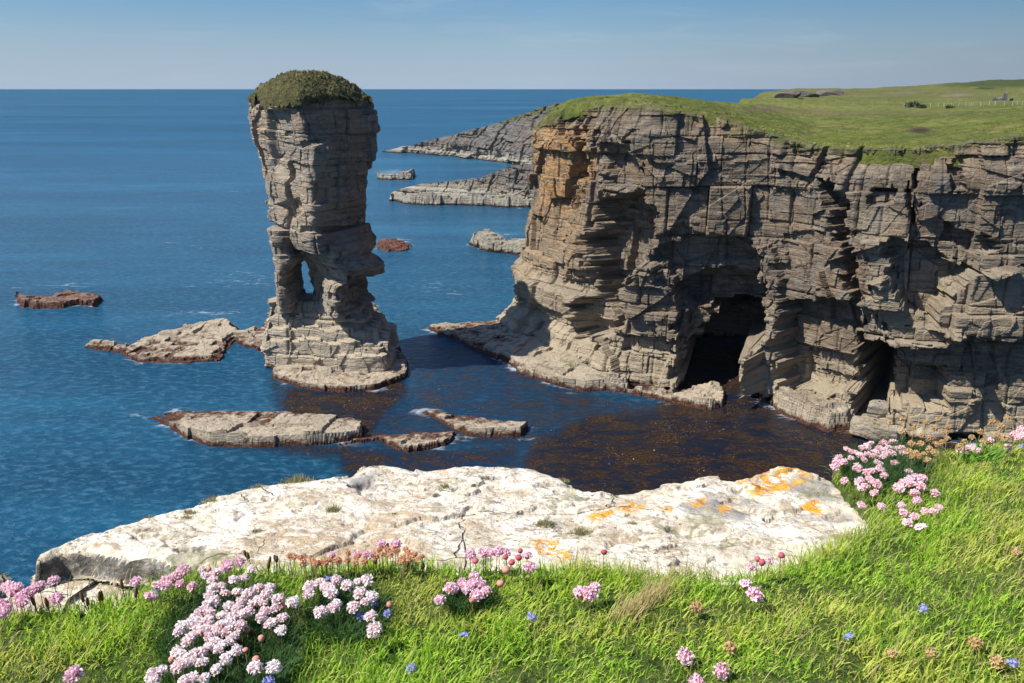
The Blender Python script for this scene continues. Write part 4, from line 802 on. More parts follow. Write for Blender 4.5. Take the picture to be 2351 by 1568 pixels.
SLAB = [(83, 1290), (95, 1268), (150, 1243), (250, 1204), (330, 1174), (400, 1158), (480, 1140), (560, 1122), (640, 1108), (760, 1101), (805, 1096), (832, 1079), (880, 1073), (950, 1079), (1010, 1083), (1080, 1077), (1200, 1076), (1240, 1085), (1290, 1106), (1330, 1121), (1400, 1126), (1480, 1121), (1560, 1105), (1640, 1098), (1690, 1106), (1740, 1087), (1780, 1078), (1835, 1079), (1870, 1091), (1920, 1108), (1960, 1140), (1995, 1165), (2040, 1220), (2030, 1300), (1800, 1345), (1400, 1370), (900, 1375), (560, 1345), (448, 1301), (382, 1292), (295, 1279), (208, 1268), (132, 1272)]
LP = [at_plane(1805, 1090, SA, SB), at_plane(860, 1092, SA, SB), at_plane(1150, 1085, SA, SB)]
def slab_extra(X, Y, top, d):
    for p, h, r in zip(LP, (0.012, 0.016, 0.008), (0.20, 0.10, 0.3)): top = top + h * np.exp(-((X - p[0]) ** 2 + (Y - p[1]) ** 2) / r ** 2)
    u, v = to_px(X, Y, top)
    top = top - 0.02 * pmask(u, v, [(800, 1118), (850, 1104), (862, 1108), (835, 1126), (802, 1124)], 3) - 0.012 * pmask(u, v, [(1680, 1120), (1700, 1118), (1760, 1150), (1795, 1172), (1785, 1178), (1740, 1158)], 3)
    return top
V, f, pu, pv = slab('rock_slab', SLAB, SA, SB, 0.055, 0.0045, None, 501, slab_extra); SLABV = V
def pm(polys, w=5):
    m = np.zeros(pu.shape)
    for p in polys: m = np.maximum(m, pmask(pu, pv, p, w))
    return m
orange = pm([[(1690, 1108), (1750, 1082), (1808, 1066), (1850, 1080), (1868, 1098), (1805, 1125), (1730, 1140)], [(1828, 1166), (1868, 1144), (1905, 1168), (1918, 1186), (1860, 1180)], [(1342, 1182), (1398, 1160), (1410, 1180), (1370, 1200)], [(1405, 1168), (1450, 1150), (1488, 1162), (1450, 1178)], [(1215, 1236), (1275, 1240), (1335, 1300), (1240, 1276)], [(1645, 1162), (1680, 1150), (1678, 1176), (1655, 1180)], [(1500, 1165), (1545, 1158), (1540, 1176)], [(1580, 1148), (1620, 1142), (1630, 1160), (1590, 1165)], [(1000, 1075), (1025, 1073), (1020, 1088)]], 7)
grey = pm([[(1780, 1115), (1850, 1088), (1945, 1128), (1940, 1150), (1870, 1148)], [(1560, 1160), (1680, 1130), (1750, 1158), (1700, 1195), (1580, 1180)], [(1810, 1190), (1960, 1180), (1950, 1200)], [(1640, 1265), (1720, 1255), (1740, 1275)], [(800, 1095), (862, 1085), (860, 1125), (800, 1128)]], 12)
tan = pm([[(500, 1260), (640, 1200), (900, 1190), (1000, 1240), (960, 1310), (480, 1312)], [(820, 1140), (960, 1150), (1100, 1200), (900, 1200)]], 25)
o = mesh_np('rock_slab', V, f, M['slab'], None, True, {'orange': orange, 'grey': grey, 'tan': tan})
tag(o, 'big whitish lichen crusted rock slab with orange patches at the cliff edge', 'rock slab')
V, f, pu, pv = slab('rock_slab', [(20, 1362), (60, 1345), (100, 1330), (135, 1316), (172, 1303), (250, 1300), (340, 1312), (400, 1325), (450, 1360), (400, 1400), (150, 1440), (-60, 1460), (-120, 1390)], 0.845, 0.13, 0.05, 0.005, None, 521, None, 0.6)
o = mesh_np('rock_slab', V, f, M['slab'], None, True, {'orange': 0 * pu, 'grey': 0 * pu, 'tan': 0.3 + 0 * pu})
tag(o, 'smaller cream rock slab under the dark overhanging tip of the big slab', 'rock slab')

# ------------------------------------------------------------------ foreground turf
gx_ = np.concatenate([np.arange(-8, -1.6, 0.2), np.arange(-1.6, 2.6, 0.02), np.arange(2.6, 9.1, 0.2)]); gy_ = np.concatenate([np.arange(-6, 0.3, 0.2), np.arange(0.3, 3.2, 0.02), np.arange(3.2, 4.6, 0.2)])
GX, GY = np.meshgrid(gx_, gy_); gd = poly_sd(GX + 0.02 * fbm(GX / .1, GY / .1, 3, 3), GY + 0.02 * fbm(GX / .1, GY / .1, 4, 3), GP)
GZ = gz(GX, GY) + 0.012 * fbm(GX / 0.09, GY / 0.09, 405, 3); GZ = np.where(gd < 0.05, GZ - (0.05 - gd) ** 1 * 0.5, GZ); GZ = np.where(gd < 0, GZ - 0.10 * sstep(0, -0.05, gd) - 0.3 * sstep(-0.03, -0.3, gd), GZ)
f = grid_faces(len(gy_), len(gx_)); f = f[(gd.ravel()[f] > -0.10).any(1)]
V, f, _ = compact(np.stack([GX, GY, GZ], -1).reshape(-1, 3), f)
N = NT('soil'); n = N.noise(N.pos(), 30, 5, 0.7)
M['soil'] = N.done(N.bsdf(N.ramp(n, [(0.35, (0.03, 0.045, 0.012)), (0.55, (0.075, 0.11, 0.022)), (0.7, (0.15, 0.15, 0.05))]), 0.95, N.bump(n, 1, 0.02), 0.1))
tag(mesh_np('ground', V, f, M['soil'], None, True), 'mossy soil under the grass at the near cliff top', 'ground', kind='structure')

def scatter(n, x0, x1, y0, y1, keep):
    x = RNG.uniform(x0, x1, n); y = RNG.uniform(y0, y1, n); d = poly_sd(x, y, GP); k = keep(x, y, d); return x[k], y[k], d[k]
def in_view(x, y, d):
    u, v = to_px(x, y, gz(x, y)); return (d > -0.022 * RNG.random(len(x))) & (v < 2100) & (v > 800) & (((u > -300) & (u < 2650) & (v < 1750)) | (RNG.random(len(x)) < 0.3))
CLUMPS = [((520, 1450), (150, 170)), ((790, 1380), (95, 75)), ((2010, 1085), (110, 70)), ((2100, 1110), (50, 40)), ((30, 1370), (60, 40)), ((1080, 1365), (50, 35))]
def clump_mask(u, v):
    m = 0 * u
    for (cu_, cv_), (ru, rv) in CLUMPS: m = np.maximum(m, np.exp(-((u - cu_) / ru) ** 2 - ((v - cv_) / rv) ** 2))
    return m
gxp, gyp, gdp = scatter(1450000, -2.9, 4.2, 0.45, 3.1, in_view)
z0 = gz(gxp, gyp); gu, gv = to_px(gxp, gyp, z0); cm = clump_mask(gu, gv)
dens = 0.55 + 1.3 * fbm(gxp / 0.07, gyp / 0.07, 61, 2); keep = RNG.random(len(gxp)) < np.clip(dens, 0.4, 1) * np.where(gyp > 1.6, 0.75, 1)
gxp, gyp, gdp, z0, gu, gv, cm = (q[keep] for q in (gxp, gyp, gdp, z0, gu, gv, cm)); n = len(gxp)
hmap = 0.75 + 0.9 * fbm(gxp / 0.16, gyp / 0.16, 62, 3); ln = (0.011 + 0.025 * RNG.random(n) ** 1.4) * np.clip(hmap, 0.45, 1.5) * (1 - 0.45 * cm)
ln = ln * np.where(gdp < 0.05, 0.75, 1); az = RNG.uniform(0, 6.283, n) + 1.2 * fbm(gxp / 0.2, gyp / 0.2, 63, 2)
rnd = RNG.random(n)[:, None]; green = np.array([0.28, 0.52, 0.030]) * (1 - rnd) + np.array([0.62, 0.78, 0.12]) * rnd
yel = np.array([0.68, 0.66, 0.15]); dk = np.array([0.13, 0.29, 0.026]); dry_ = np.array([0.52, 0.46, 0.20])
patch = sstep(-0.05, 0.35, fbm(gxp / 0.28, gyp / 0.2, 64, 3) + 0.25 * sstep(2000, 2300, gu) * sstep(1480, 1200, gv) + 0.2 * np.exp(-((gu - 1960) / 120) ** 2 - ((gv - 1200) / 60) ** 2))[:, None]
tint_ = green * (1 - 0.6 * patch) + yel * 0.6 * patch
tint_ = np.where(RNG.random((n, 1)) < 0.22, dk, tint_); tint_ = np.where(RNG.random((n, 1)) < 0.07 + 0.14 * patch, dry_, tint_)
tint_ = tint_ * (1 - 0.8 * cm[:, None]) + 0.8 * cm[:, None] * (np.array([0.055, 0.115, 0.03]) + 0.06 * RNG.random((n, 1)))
low = np.where(gdp < 0.012, 0.028, 0.006)
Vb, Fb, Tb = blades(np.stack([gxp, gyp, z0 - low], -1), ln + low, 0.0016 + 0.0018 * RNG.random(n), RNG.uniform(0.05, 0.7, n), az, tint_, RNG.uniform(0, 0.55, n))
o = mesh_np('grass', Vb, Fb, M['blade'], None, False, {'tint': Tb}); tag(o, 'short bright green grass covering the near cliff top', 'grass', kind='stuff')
# a few long dry wisps, and the pale tan tuft
def wisps(name, pts, per, spread, lmin, lmax, colr, label, cat, az0=None, kind='stuff', group=None, wid=0.0011, base=None):
    P, Lh, A_ = [], [], []
    for (u, v) in pts:
        c = at_plane(u, v, GA, GB)
        for _ in range(per):
            x, y = c[0] + random.gauss(0, spread), c[1] + random.gauss(0, spread * .7); P.append((x, y, float(gz(np.array(x), np.array(y))))); Lh.append(random.uniform(lmin, lmax)); A_.append(random.uniform(0, 6.28) if az0 is None else random.gauss(az0, 0.35))
    P = np.array(P); n = len(P); colr = np.array(colr)
    V_, F_2, T_ = blades(P, np.array(Lh), wid * RNG.uniform(0.7, 1.4, n), RNG.uniform(0.1, 0.6, n), np.array(A_), colr[None] * RNG.uniform(0.6, 1.25, (n, 1)), RNG.uniform(0.1, 0.6, n), 5)
    o = mesh_np(name, V_, F_2, M['blade'], None, False, {'tint': T_}); return tag(o, label, cat, group, kind)
wisps('dry_grass_tuft', [(1425, 1440), (1450, 1425), (1475, 1405), (1500, 1390), (1515, 1380)], 34, 0.012, 0.03, 0.06, (0.50, 0.40, 0.20), 'flattened pale tan tuft of dead grass lying in the green turf', 'grass tuft', 0.6, 'thing')
edge_pts = [(random.uniform(1300, 2030), 0) for _ in range(110)]
edge_pts = [(u, np.interp(u, [1300, 1500, 1700, 1800, 1900, 2030], [1318, 1325, 1325, 1300, 1268, 1225])) for u, _ in edge_pts]
right_pts = [(random.uniform(1980, 2450), random.uniform(1110, 1400)) for _ in range(130)]
all_pts = [(random.uniform(-100, 2450), random.uniform(1330, 1640)) for _ in range(130)]
wisps('dry_grass', edge_pts + right_pts + all_pts, 3, 0.012, 0.025, 0.06, (0.50, 0.44, 0.20), 'thin straw coloured grass stalks among the green blades', 'dry grass')
wisps('leafy_herb', [(2215, 1085), (2240, 1075), (2265, 1080), (2250, 1095), (2200, 1095)], 16, 0.012, 0.035, 0.065, (0.16, 0.36, 0.04), 'fresh green broad leaved herb at the right edge of the turf', 'herb', None, 'thing', None, 0.006)

# ------------------------------------------------------------------ sea thrift: one of each kind, then copies
def petal_head(name, seed, nfl, rad, pet, mat, flat=0.75, spread=1.25):
    g = np.random.default_rng(seed); V, Fq = [], []
    for i in range(nfl):
        t = (i + 0.5) / nfl; th = math.acos(1 - t * spread) + g.normal() * 0.06; ph = 2.39996 * i + g.normal() * 0.12
        ax = Vector((math.sin(th) * math.cos(ph), math.sin(th) * math.sin(ph), math.cos(th)))
        c = Vector((ax.x * rad, ax.y * rad, ax.z * rad * flat)) * g.uniform(0.85, 1.08); s1 = ax.orthogonal().normalized(); s2 = ax.cross(s1)
        for k in range(5):
            a = 2 * math.pi * k / 5 + g.random(); d = s1 * math.cos(a) + s2 * math.sin(a); e2 = ax.cross(d); L_ = pet * g.uniform(0.8, 1.15); lift = g.uniform(0.05, 0.75)
            b = len(V); q0 = c; q1 = c + d * L_ * .6 + ax * L_ * lift + e2 * L_ * .34; q2 = c + d * L_ + ax * L_ * (lift + .05); q3 = c + d * L_ * .6 + ax * L_ * lift - e2 * L_ * .34
            V += [q0, q1, q2, q3]; Fq.append((b, b + 1, b + 2, b + 3))
    return np.array([tuple(q) for q in V]), np.array(Fq)
def lathe(prof, n=9, wob=0.0, seed=0):
    g = np.random.default_rng(seed); a = np.linspace(0, 2 * math.pi, n, endpoint=False); V = []
    for r, z in prof:
        k = 1 + wob * g.normal(size=n); V.append(np.stack([r * k * np.cos(a), r * k * np.sin(a), np.full(n, z) + wob * r * g.normal(size=n)], -1))
    return np.concatenate(V), grid_faces(len(prof), n, True)
def me_of(name, V, Fq, mat, smooth=False):
    o = mesh_np(name, V, Fq, mat, None, smooth); me = o.data; bpy.data.objects.remove(o); return me
def flower_mat(name, a, b, trans=0.3):
    N = NT(name); oi = N.n('ShaderNodeObjectInfo'); c = N.mix(oi.outputs['Random'], a, b); c = N.mix(N.math('MULTIPLY', N.noise(N.pos(), 260, 2), 0.5), c, tuple(min(1, q * 1.25) for q in b))
    p = N.bsdf(c, 0.7, None, 0.2); t = N.n('ShaderNodeBsdfTranslucent'); N.put(t.inputs[0], c); m = N.n('ShaderNodeMixShader'); m.inputs[0].default_value = trans; N.put(m.inputs[1], p); N.put(m.inputs[2], t.outputs[0]); return N.done(m.outputs[0])
M['pale'] = flower_mat('pale_pink_petals', (0.88, 0.67, 0.66), (0.94, 0.85, 0.82)); M['pink'] = flower_mat('pink_petals', (0.85, 0.52, 0.58), (0.90, 0.68, 0.70)); M['mauve'] = flower_mat('mauve_petals', (0.84, 0.50, 0.60), (0.90, 0.66, 0.71))
M['bract'] = flower_mat('papery_bracts', (0.42, 0.14, 0.09), (0.55, 0.24, 0.14), 0.15); M['bud'] = flower_mat('red_buds', (0.36, 0.05, 0.08), (0.50, 0.14, 0.16), 0.1); M['obud'] = flower_mat('rosy_buds', (0.55, 0.20, 0.15), (0.66, 0.34, 0.26), 0.15)
M['orangebud'] = flower_mat('orange_faded_heads', (0.52, 0.19, 0.10), (0.66, 0.40, 0.22), 0.2); M['dryhead'] = flower_mat('straw_seed_heads', (0.42, 0.26, 0.11), (0.56, 0.40, 0.20), 0.2)
M['stem'] = plain('flower_stem', (0.16, 0.17, 0.06), 0.7, 0.4, 40); M['drystem'] = plain('dry_stem', (0.36, 0.28, 0.14), 0.8, 0.4, 40); M['blue'] = flower_mat('blue_petals', (0.27, 0.27, 0.66), (0.40, 0.42, 0.78))
M['leaf'] = plain('cushion_leaf', (0.06, 0.12, 0.035), 0.7, 0.4, 40); M['spike'] = plain('brown_spike', (0.16, 0.09, 0.04), 0.9, 0.4, 60); M['twig'] = plain('twig_bark', (0.13, 0.085, 0.05), 0.9, 0.5, 60)
M['tuft'] = plain('grey_green_lichen', (0.30, 0.29, 0.155), 0.95, 0.45, 25)
HEADS = {k: [me_of('flower_head', *petal_head('h', 10 * i + s, 20, 0.0070, 0.0072, None, 0.62, 1.15), M[k]) for s in range(4)] for i, k in enumerate(('pale', 'pink', 'mauve'))}
HEADS['dryhead'] = [me_of('seed_head', *petal_head('h', 77 + s, 20, 0.0050, 0.0038, None, 0.9, 1.5), M['dryhead']) for s in range(3)]
HEADS['orangebud'] = [me_of('seed_head', *petal_head('h', 87 + s, 22, 0.0055, 0.0034, None, 0.8, 1.4), M['orangebud']) for s in range(3)]
HEADS['blue'] = [me_of('flower_head', *petal_head('h', 97 + s, 9, 0.0068, 0.0058, None, 0.7, 1.0), M['blue']) for s in range(2)]
bv, bf = lathe([(0.0004, 0.007), (0.0042, 0.0062), (0.0064, 0.003), (0.006, -0.001), (0.004, -0.004), (0.0010, -0.006)], 10, 0.06, 3); HEADS['bud'] = [me_of('bud', bv, bf, M['bud'], True)]
HEADS['obud'] = [me_of('bud', bv * 1.1, bf, M['obud'], True)]
cv_, cf_ = lathe([(0.0080, 0.0030), (0.0092, -0.0005), (0.0080, -0.0040), (0.005, -0.0068), (0.0012, -0.0082)], 11, 0.10, 5); BRACT = me_of('bracts', cv_, cf_, M['bract'])
cv2, cf2 = lathe([(0.0048, 0.0025), (0.0050, 0.000), (0.0035, -0.003), (0.0008, -0.005)], 9, 0.10, 6); BRACT2 = {k: me_of('bracts', cv2, cf2, M[k]) for k in ('dryhead', 'orangebud')}
sv_, sf_ = lathe([(0.00075, 0.0), (0.0007, 0.5), (0.00065, 1.0)], 5); STEM = me_of('stem', sv_, sf_, M['stem'], True); DSTEM = me_of('stem', sv_ * [1.1, 1.1, 1], sf_, M['drystem'], True)
def child(name, me, root, loc, rot=(0, 0, 0), sc=(1, 1, 1)):
    o = bpy.data.objects.new(name, me); COL.objects.link(o); o.parent = root; o.location = loc; o.rotation_euler = rot; o.scale = sc; return o
count = {}
def flower(kind, u, v, dv, label, cat, group, size=1.0, name='thrift_flower'):
    """the head is seen at (u,v); its stem is rooted in the turf about dv lower"""
    g = at_plane(u, v + dv, GA, GB); Y = g[1]; hd = at(u, v, Y); zg = float(gz(np.array(g[0]), np.array(Y))); hgt = max(0.012, hd[2] - zg)
    root = empty(name, (hd[0], Y, zg)); tag(root, label, cat, group); lx, ly = random.uniform(-.06, .06), random.uniform(-.06, .06); s = 0.91 * size * random.uniform(0.78, 1.14); sz = s * random.uniform(0.75, 1.1)
    dry = kind in ('dryhead', 'orangebud', 'obud'); st = child('stem', DSTEM if dry else STEM, root, (-ly * hgt, lx * hgt, 0), (-lx, -ly, 0) if True else (0, 0, 0), (1, 1, hgt))
    st.location = (-math.sin(-ly) * -0 + 0, 0, 0); st.rotation_euler = (0, 0, 0)
    rot = (random.uniform(-.5, .5), random.uniform(-.5, .5), random.uniform(0, 6.28))
    me = random.choice(HEADS[kind]); nm = 'bud' if kind in ('bud', 'obud') else ('seed_head' if dry else 'flower_head')
    child(nm, me, root, (0, 0, hgt), rot, (s, s, sz))
    if kind in ('pale', 'pink', 'mauve'): child('bracts', BRACT, root, (0, 0, hgt), rot, (s, s, s))
    elif kind in BRACT2: child('bracts', BRACT2[kind], root, (0, 0, hgt), rot, (s, s, s))
    return root
def conv(src, x0, y0, sc): return [((x0 + a / sc) * 0.8168, (y0 + b / sc) * 0.8168) for a, b in src]
c5 = lambda s: conv(s, 350, 1550, 2.939); c8 = lambda s: conv(s, 900, 1250, 2.34); c7 = lambda s: conv(s, 0, 1350, 2.351); c1 = lambda s: conv(s, 1900, 1150, 2.037)
CL = 'thrift heads in the biggest clump'; LB = 'pale pink thrift head crowded into the biggest clump of flowers, lower left'
for u, v in c5([(640,150),(665,200),(745,180),(725,235),(985,215),(1050,140),(900,235),(730,305),(800,290),(830,345),(700,370),(930,335),(1025,350),(1105,310),(1200,300),(1175,350),(1270,390),(1100,390),(1145,425),(1060,430),(740,415),(690,430),(860,450),(960,415),(930,470),(620,505),(700,505),(660,480),(800,530),(970,520),(1010,500),(890,540),(1160,490),(1130,545),(1240,470),(1305,545),(1210,590),(1190,610),(1290,650),(480,620),(580,560),(600,640),(440,670),(680,590),(720,640),(800,610),(870,590),(960,610),(520,735),(560,700),(700,700),(660,660),(840,660),(920,690),(890,720),(740,740),(810,760),(690,790),(430,825),(640,830),(580,840),(520,885),(440,950),(500,930),(560,900),(640,915),(840,885),(925,815),(310,985),(240,1020),(760,970),(560,1050),(660,1045),(500,1075),(240,1075),(1080,960),(1230,955),(590,590),(760,660),(700,560),(540,600),(780,800),(470,860)]):
    flower('pale', u, v, 60, LB, 'flower', CL, 0.94)
for u, v in c5([(1530,290),(1520,350),(1620,250),(1690,300),(1750,235),(1650,290),(1710,345),(1840,280),(1930,250),(2000,240),(1940,340),(2040,370),(1985,415),(1750,430),(1720,470),(1620,500),(1890,460),(2030,535),(1690,320)]):
    flower('pale', u, v, 60, 'pale pink thrift head in the smaller loose clump right of the biggest one', 'flower', 'thrift heads in the loose second clump', 1.02)
flower('pale', *c5([(2060, 645)])[0], 60, 'single large pale thrift head below the loose second clump', 'flower', None, 1.4)
flower('pale', *c5([(1390, 420)])[0], 60, 'lone pale thrift head in the gap between the two left clumps', 'flower', None, 1.2)
for u, v in c5([(480,155),(430,205),(390,235),(350,240),(280,275),(345,280),(460,270),(555,290),(215,370)]):
    flower('pink', u, v, 60, 'pink thrift head in the thin line left above the biggest clump', 'flower', 'thrift heads in the upper left line', 0.98)
for u, v in c5([(850,110),(840,130),(955,85)]): flower('mauve', u, v, 65, 'deeper pink thrift head at the top of the biggest clump by the slab', 'flower', 'deeper pink heads by the slab edge', 1.1)
flower('mauve', *c7([(900, 670)])[0], 55, 'lone mauve thrift head in the grass beside the cream slab', 'flower', None, 1.1)
for u, v in c5([(1130,720),(1000,815),(1090,895),(1300,455),(1010,650),(390,895),(700,150)]): flower('obud', u, v, 45, 'round orange red thrift bud among the pale heads of the biggest clump', 'flower bud', 'orange buds in the biggest clump', 0.85, 'thrift_bud')
flower('obud', *c5([(2185, 440)])[0], 45, 'single orange bud right of the loose second clump', 'flower bud', None, 0.95, 'thrift_bud')
for u, v in c7([(60,720),(110,710),(260,705),(185,745),(150,800),(35,850),(10,810),(130,770),(90,740),(45,700),(215,725),(15,880)]): flower('mauve', u, v, 45, 'mauve pink thrift head in front of the cream slab at the left edge', 'flower', 'thrift heads at the left edge', 0.98)
for u, v in c7([(355,665),(375,780)]): flower('mauve', u, v, 45, 'stray mauve thrift head standing against the cream slab', 'flower', 'stray heads on the cream slab', 1.05)
flower('mauve', *c7([(490, 1285)])[0], 40, 'solitary mauve thrift head in the grass at the bottom left', 'flower', None, 1.35)
for u, v in c1([(930,280),(905,330),(960,300),(1000,280),(1030,250),(1065,225),(975,230),(1075,290),(1100,260),(1115,195),(1130,270),(1160,225),(1185,195),(1200,260),(1215,220),(1240,190),(1260,230),(1285,225),(1240,260),(1300,255),(1155,310),(1035,335),(1250,310),(1090,365),(1125,355),(1165,345),(1190,380),(1050,415),(1110,405),(1060,455),(1085,440),(1145,430),(1135,480),(965,410),(1010,245),(1090,215),(1140,250),(1190,235),(950,310),(1055,265),(1225,245),(1180,275),(915,305)]):
    flower('pink', u, v, 38, 'pink thrift head in the dense cushion hanging over the cove at right', 'flower', 'thrift heads in the right hand cushion', 1.05)
for u, v in c1([(1300,420),(1340,400),(1375,390),(1410,395),(1335,430),(1395,440),(1275,450),(1320,410),(1330,355)]): flower('pink', u, v, 38, 'pink thrift head in the short row just right of the dense cushion', 'flower', 'thrift heads in the short right row', 1.15)
for u, v in c1([(1365,485),(1480,485),(1060,550),(1175,555),(1290,550),(1305,595),(1425,585),(1470,590),(1505,565),(1325,650),(1365,615),(1380,525)]): flower('pink', u, v, 36, 'small scattered pink thrift head low on the bank below the cushion', 'flower', 'scattered thrift heads below the cushion', 1.0)
flower('pale', *c1([(1400, 675)])[0], 38, 'pale thrift head standing lowest on the bank by the slab corner', 'flower', None, 1.3)
for u, v in c1([(1630,230),(1690,225),(1800,180),(1900,220),(1960,140),(1930,150),(1975,115),(1985,150),(1665,235),(1955,165),(1720,240)]): flower('pink', u, v, 50, 'pink thrift head on the skyline of the bank at the right edge', 'flower', 'thrift heads at the right edge', 1.1)
flower('mauve', *c1([(395, 1000)])[0], 50, 'upper of two large mauve thrift heads alone in the grass', 'flower', None, 1.35); flower('mauve', *c1([(450, 1065)])[0], 50, 'lower of two large mauve thrift heads alone in the grass', 'flower', None, 1.3)
for u, v in c1([(530,865),(425,905)]): flower('pink', u, v, 50, 'small pink thrift head with the red buds at the slab edge', 'flower', 'small heads with the red buds', 0.9)
for u, v in c1([(465,860),(490,880),(600,838)]): flower('bud', u, v, 50, 'dark red thrift bud on a thin stem against the white slab, right of centre', 'flower bud', 'red buds right of centre', 1.1, 'thrift_bud')
for (u, v), t_ in zip(c1([(50,1415),(260,1495),(115,1560)]), ('rosy half open thrift head low in the grass, right of centre', 'mauve thrift head near the bottom, right of the half open one', 'pale mauve thrift head cut by the bottom edge of the picture')): flower('mauve', u, v, 40, t_, 'flower', None, 1.15)
for u, v in c8([(985,720),(1070,715),(1120,715),(1175,695),(1225,705),(1360,730),(1085,705),(1160,710)]): flower('mauve', u, v, 62, 'small pink thrift head in the row against the slab right of the twig', 'flower', 'small heads beside the twig', 0.95)
flower('mauve', *c8([(1380, 805)])[0], 55, 'larger mauve thrift head at the end of the row by the slab', 'flower', None, 1.25)
for u, v in c8([(1010,865),(935,915),(980,935),(1045,920),(1090,965),(1030,990),(965,950),(1005,925)]): flower('mauve', u, v, 50, 'mauve pink thrift head in the small knot of flowers in mid grass', 'flower', 'thrift heads in the small mid knot', 1.0)
for (u, v), t_ in zip(c8([(860,945),(785,1020)]), ('mauve thrift head just left of the small mid knot', 'lone mauve thrift head farther left below the small mid knot')): flower('mauve', u, v, 50, t_, 'flower', None, 1.15)
for u, v in c8([(1740,970),(1800,945),(1765,985),(1715,975)]): flower('mauve', u, v, 50, 'mauve thrift head in the tight little bunch alone in the grass', 'flower', 'thrift heads in the tight bunch', 1.2)
for u, v in c8([(1020,765),(1260,775),(1305,745),(1315,700),(1220,740)]): flower('bud', u, v, 58, 'dark red thrift bud among the small heads beside the twig', 'flower bud', 'red buds beside the twig', 1.1, 'thrift_bud')
flower('bud', *c8([(1865, 708)])[0], 62, 'single dark red thrift bud in front of the middle of the slab', 'flower bud', None, 1.15, 'thrift_bud')
for (u, v), t_ in zip(c8([(1220,825),(1000,1025),(1185,915)]), ('orange bud in the grass below the row of small heads', 'rosy bud at the foot of the small mid knot', 'dark bud right of the small mid knot')): flower('obud', u, v, 45, t_, 'flower bud', None, 1.15, 'thrift_bud')
seen_o = c8([(5,775),(40,770),(75,750),(110,760),(180,710),(180,760),(245,740),(290,710),(290,770),(310,745),(345,715),(350,760),(400,675),(410,720),(440,690),(460,725),(490,675),(510,695),(525,755),(560,690),(590,720),(620,715),(585,755),(640,750),(670,735),(540,765),(430,665),(385,695),(475,705),(575,705),(605,735),(365,735),(545,745)]) + c5([(1365,40),(1400,45),(1450,50),(1485,40),(1475,85),(1540,65),(1600,95),(1570,90),(1660,90),(1700,65),(1770,75),(1840,75),(1905,95),(1550,75),(1580,105),(1630,80)])
for u, v in seen_o: flower('orangebud', u, v, 58, 'faded orange thrift head in the long row at the foot of the slab', 'dead flower', 'faded thrift row along the slab', 0.95, 'faded_thrift')
for u, v in c8([(245,735),(310,745),(405,670),(500,672),(75,745)]): flower('mauve', u, v - 6, 62, 'pink thrift head still fresh among the faded orange row', 'flower', 'fresh heads in the faded row', 0.9)
for u, v in c1([(1220,75),(1290,55),(1360,105),(1500,60),(1430,80),(1300,130),(1410,150),(1480,110),(1540,130),(1560,100),(1400,200),(1450,230),(1480,250),(1350,270),(1440,290),(1370,250),(1520,190),(1330,240),(1390,270),(1490,200),(1455,165),(1420,255),(1550,170),(1345,200)]): flower('dryhead', u, v, 62, 'dry straw brown seed head in the tangle behind the right hand cushion', 'dead flower', 'dry heads behind the cushion', 1.35, 'faded_thrift')
for u, v in c1([(1650,190),(1740,130),(1810,75),(1900,50),(1860,100),(1690,160),(1620,215),(1760,185),(1880,170),(1840,150)]): flower('dryhead', u, v, 75, 'tall dry seed head above the pink flowers at the right edge', 'dead flower', 'dry heads at the right edge', 1.4, 'faded_thrift')
for (u, v), t_ in zip(c1([(115,1135),(310,1365),(1235,1400),(1455,1395),(1710,1340),(1945,830),(1840,1450)]), ('brown withered head low in the grass below the mauve pair', 'tan withered head above the mauve flower near the bottom', 'yellow brown seed head low in the right hand grass', 'round orange brown seed head low in the right hand grass', 'small dark brown seed head near the bottom right', 'straw seed head high on the right hand bank', 'pale dry head beside the blue flower at bottom right')): flower('dryhead', u, v, 40, t_, 'dead flower', None, 1.5, 'faded_thrift')
for (u, v), t_ in zip(c8([(1390,1135),(945,1255),(600,1470)]) + c1([(990,1300),(1925,1450),(1415,1140),(1975,215)]) + c7([(1045,725),(1775,1330)]) + c8([(265,1130),(355,1050),(440,1110)]) + c5([(1690,230)]),
    ('blue squill flower in the middle of the grass, highest of the central three', 'blue squill flower in the grass left of centre', 'largest pale blue squill flower near the bottom edge', 'blue squill flower low in the right hand grass', 'blue squill flower at the bottom right corner', 'faint small blue squill flower on the right hand slope', 'blue squill flower among pink heads at the right edge', 'dark blue squill flower under the upper left line of thrift', 'blue squill flower cut by the bottom edge below the biggest clump', 'blue squill flower at the foot of the loose second clump', 'blue squill flower behind a pale head of the loose second clump', 'small blue squill flower right of the loose second clump', 'dark blue squill flower at the top of the loose second clump')): flower('blue', u, v, 40, t_, 'flower', 'blue squill flowers', 0.95, 'squill_flower')
# leafy cushions under the clumps
def cushion(cx0, cy0, ru, rv, n, label):
    P = []
    for _ in range(n):
        a_, r_ = random.uniform(0, 6.28), math.sqrt(random.random()); c = at_plane(cx0 + ru * r_ * math.cos(a_), cy0 + rv * r_ * math.sin(a_), GA, GB); P.append((c[0], c[1], float(gz(np.array(c[0]), np.array(c[1])))))
    P = np.array(P); V_, F_2, T_ = blades(P, RNG.uniform(0.025, 0.05, n), RNG.uniform(0.0012, 0.002, n), RNG.uniform(0.1, 0.9, n), RNG.uniform(0, 6.28, n), np.array([[0.055, 0.12, 0.035]]) * RNG.uniform(0.6, 1.8, (n, 1)), RNG.uniform(0, .4, n))
    tag(mesh_np('thrift_cushion', V_, F_2, M['blade'], None, False, {'tint': T_}), label, 'plant cushion')
cushion(520, 1500, 160, 130, 5000, 'dark green leafy thrift cushion under the biggest clump of flowers'); cushion(790, 1430, 90, 60, 1800, 'dark green leafy cushion under the loose second clump')
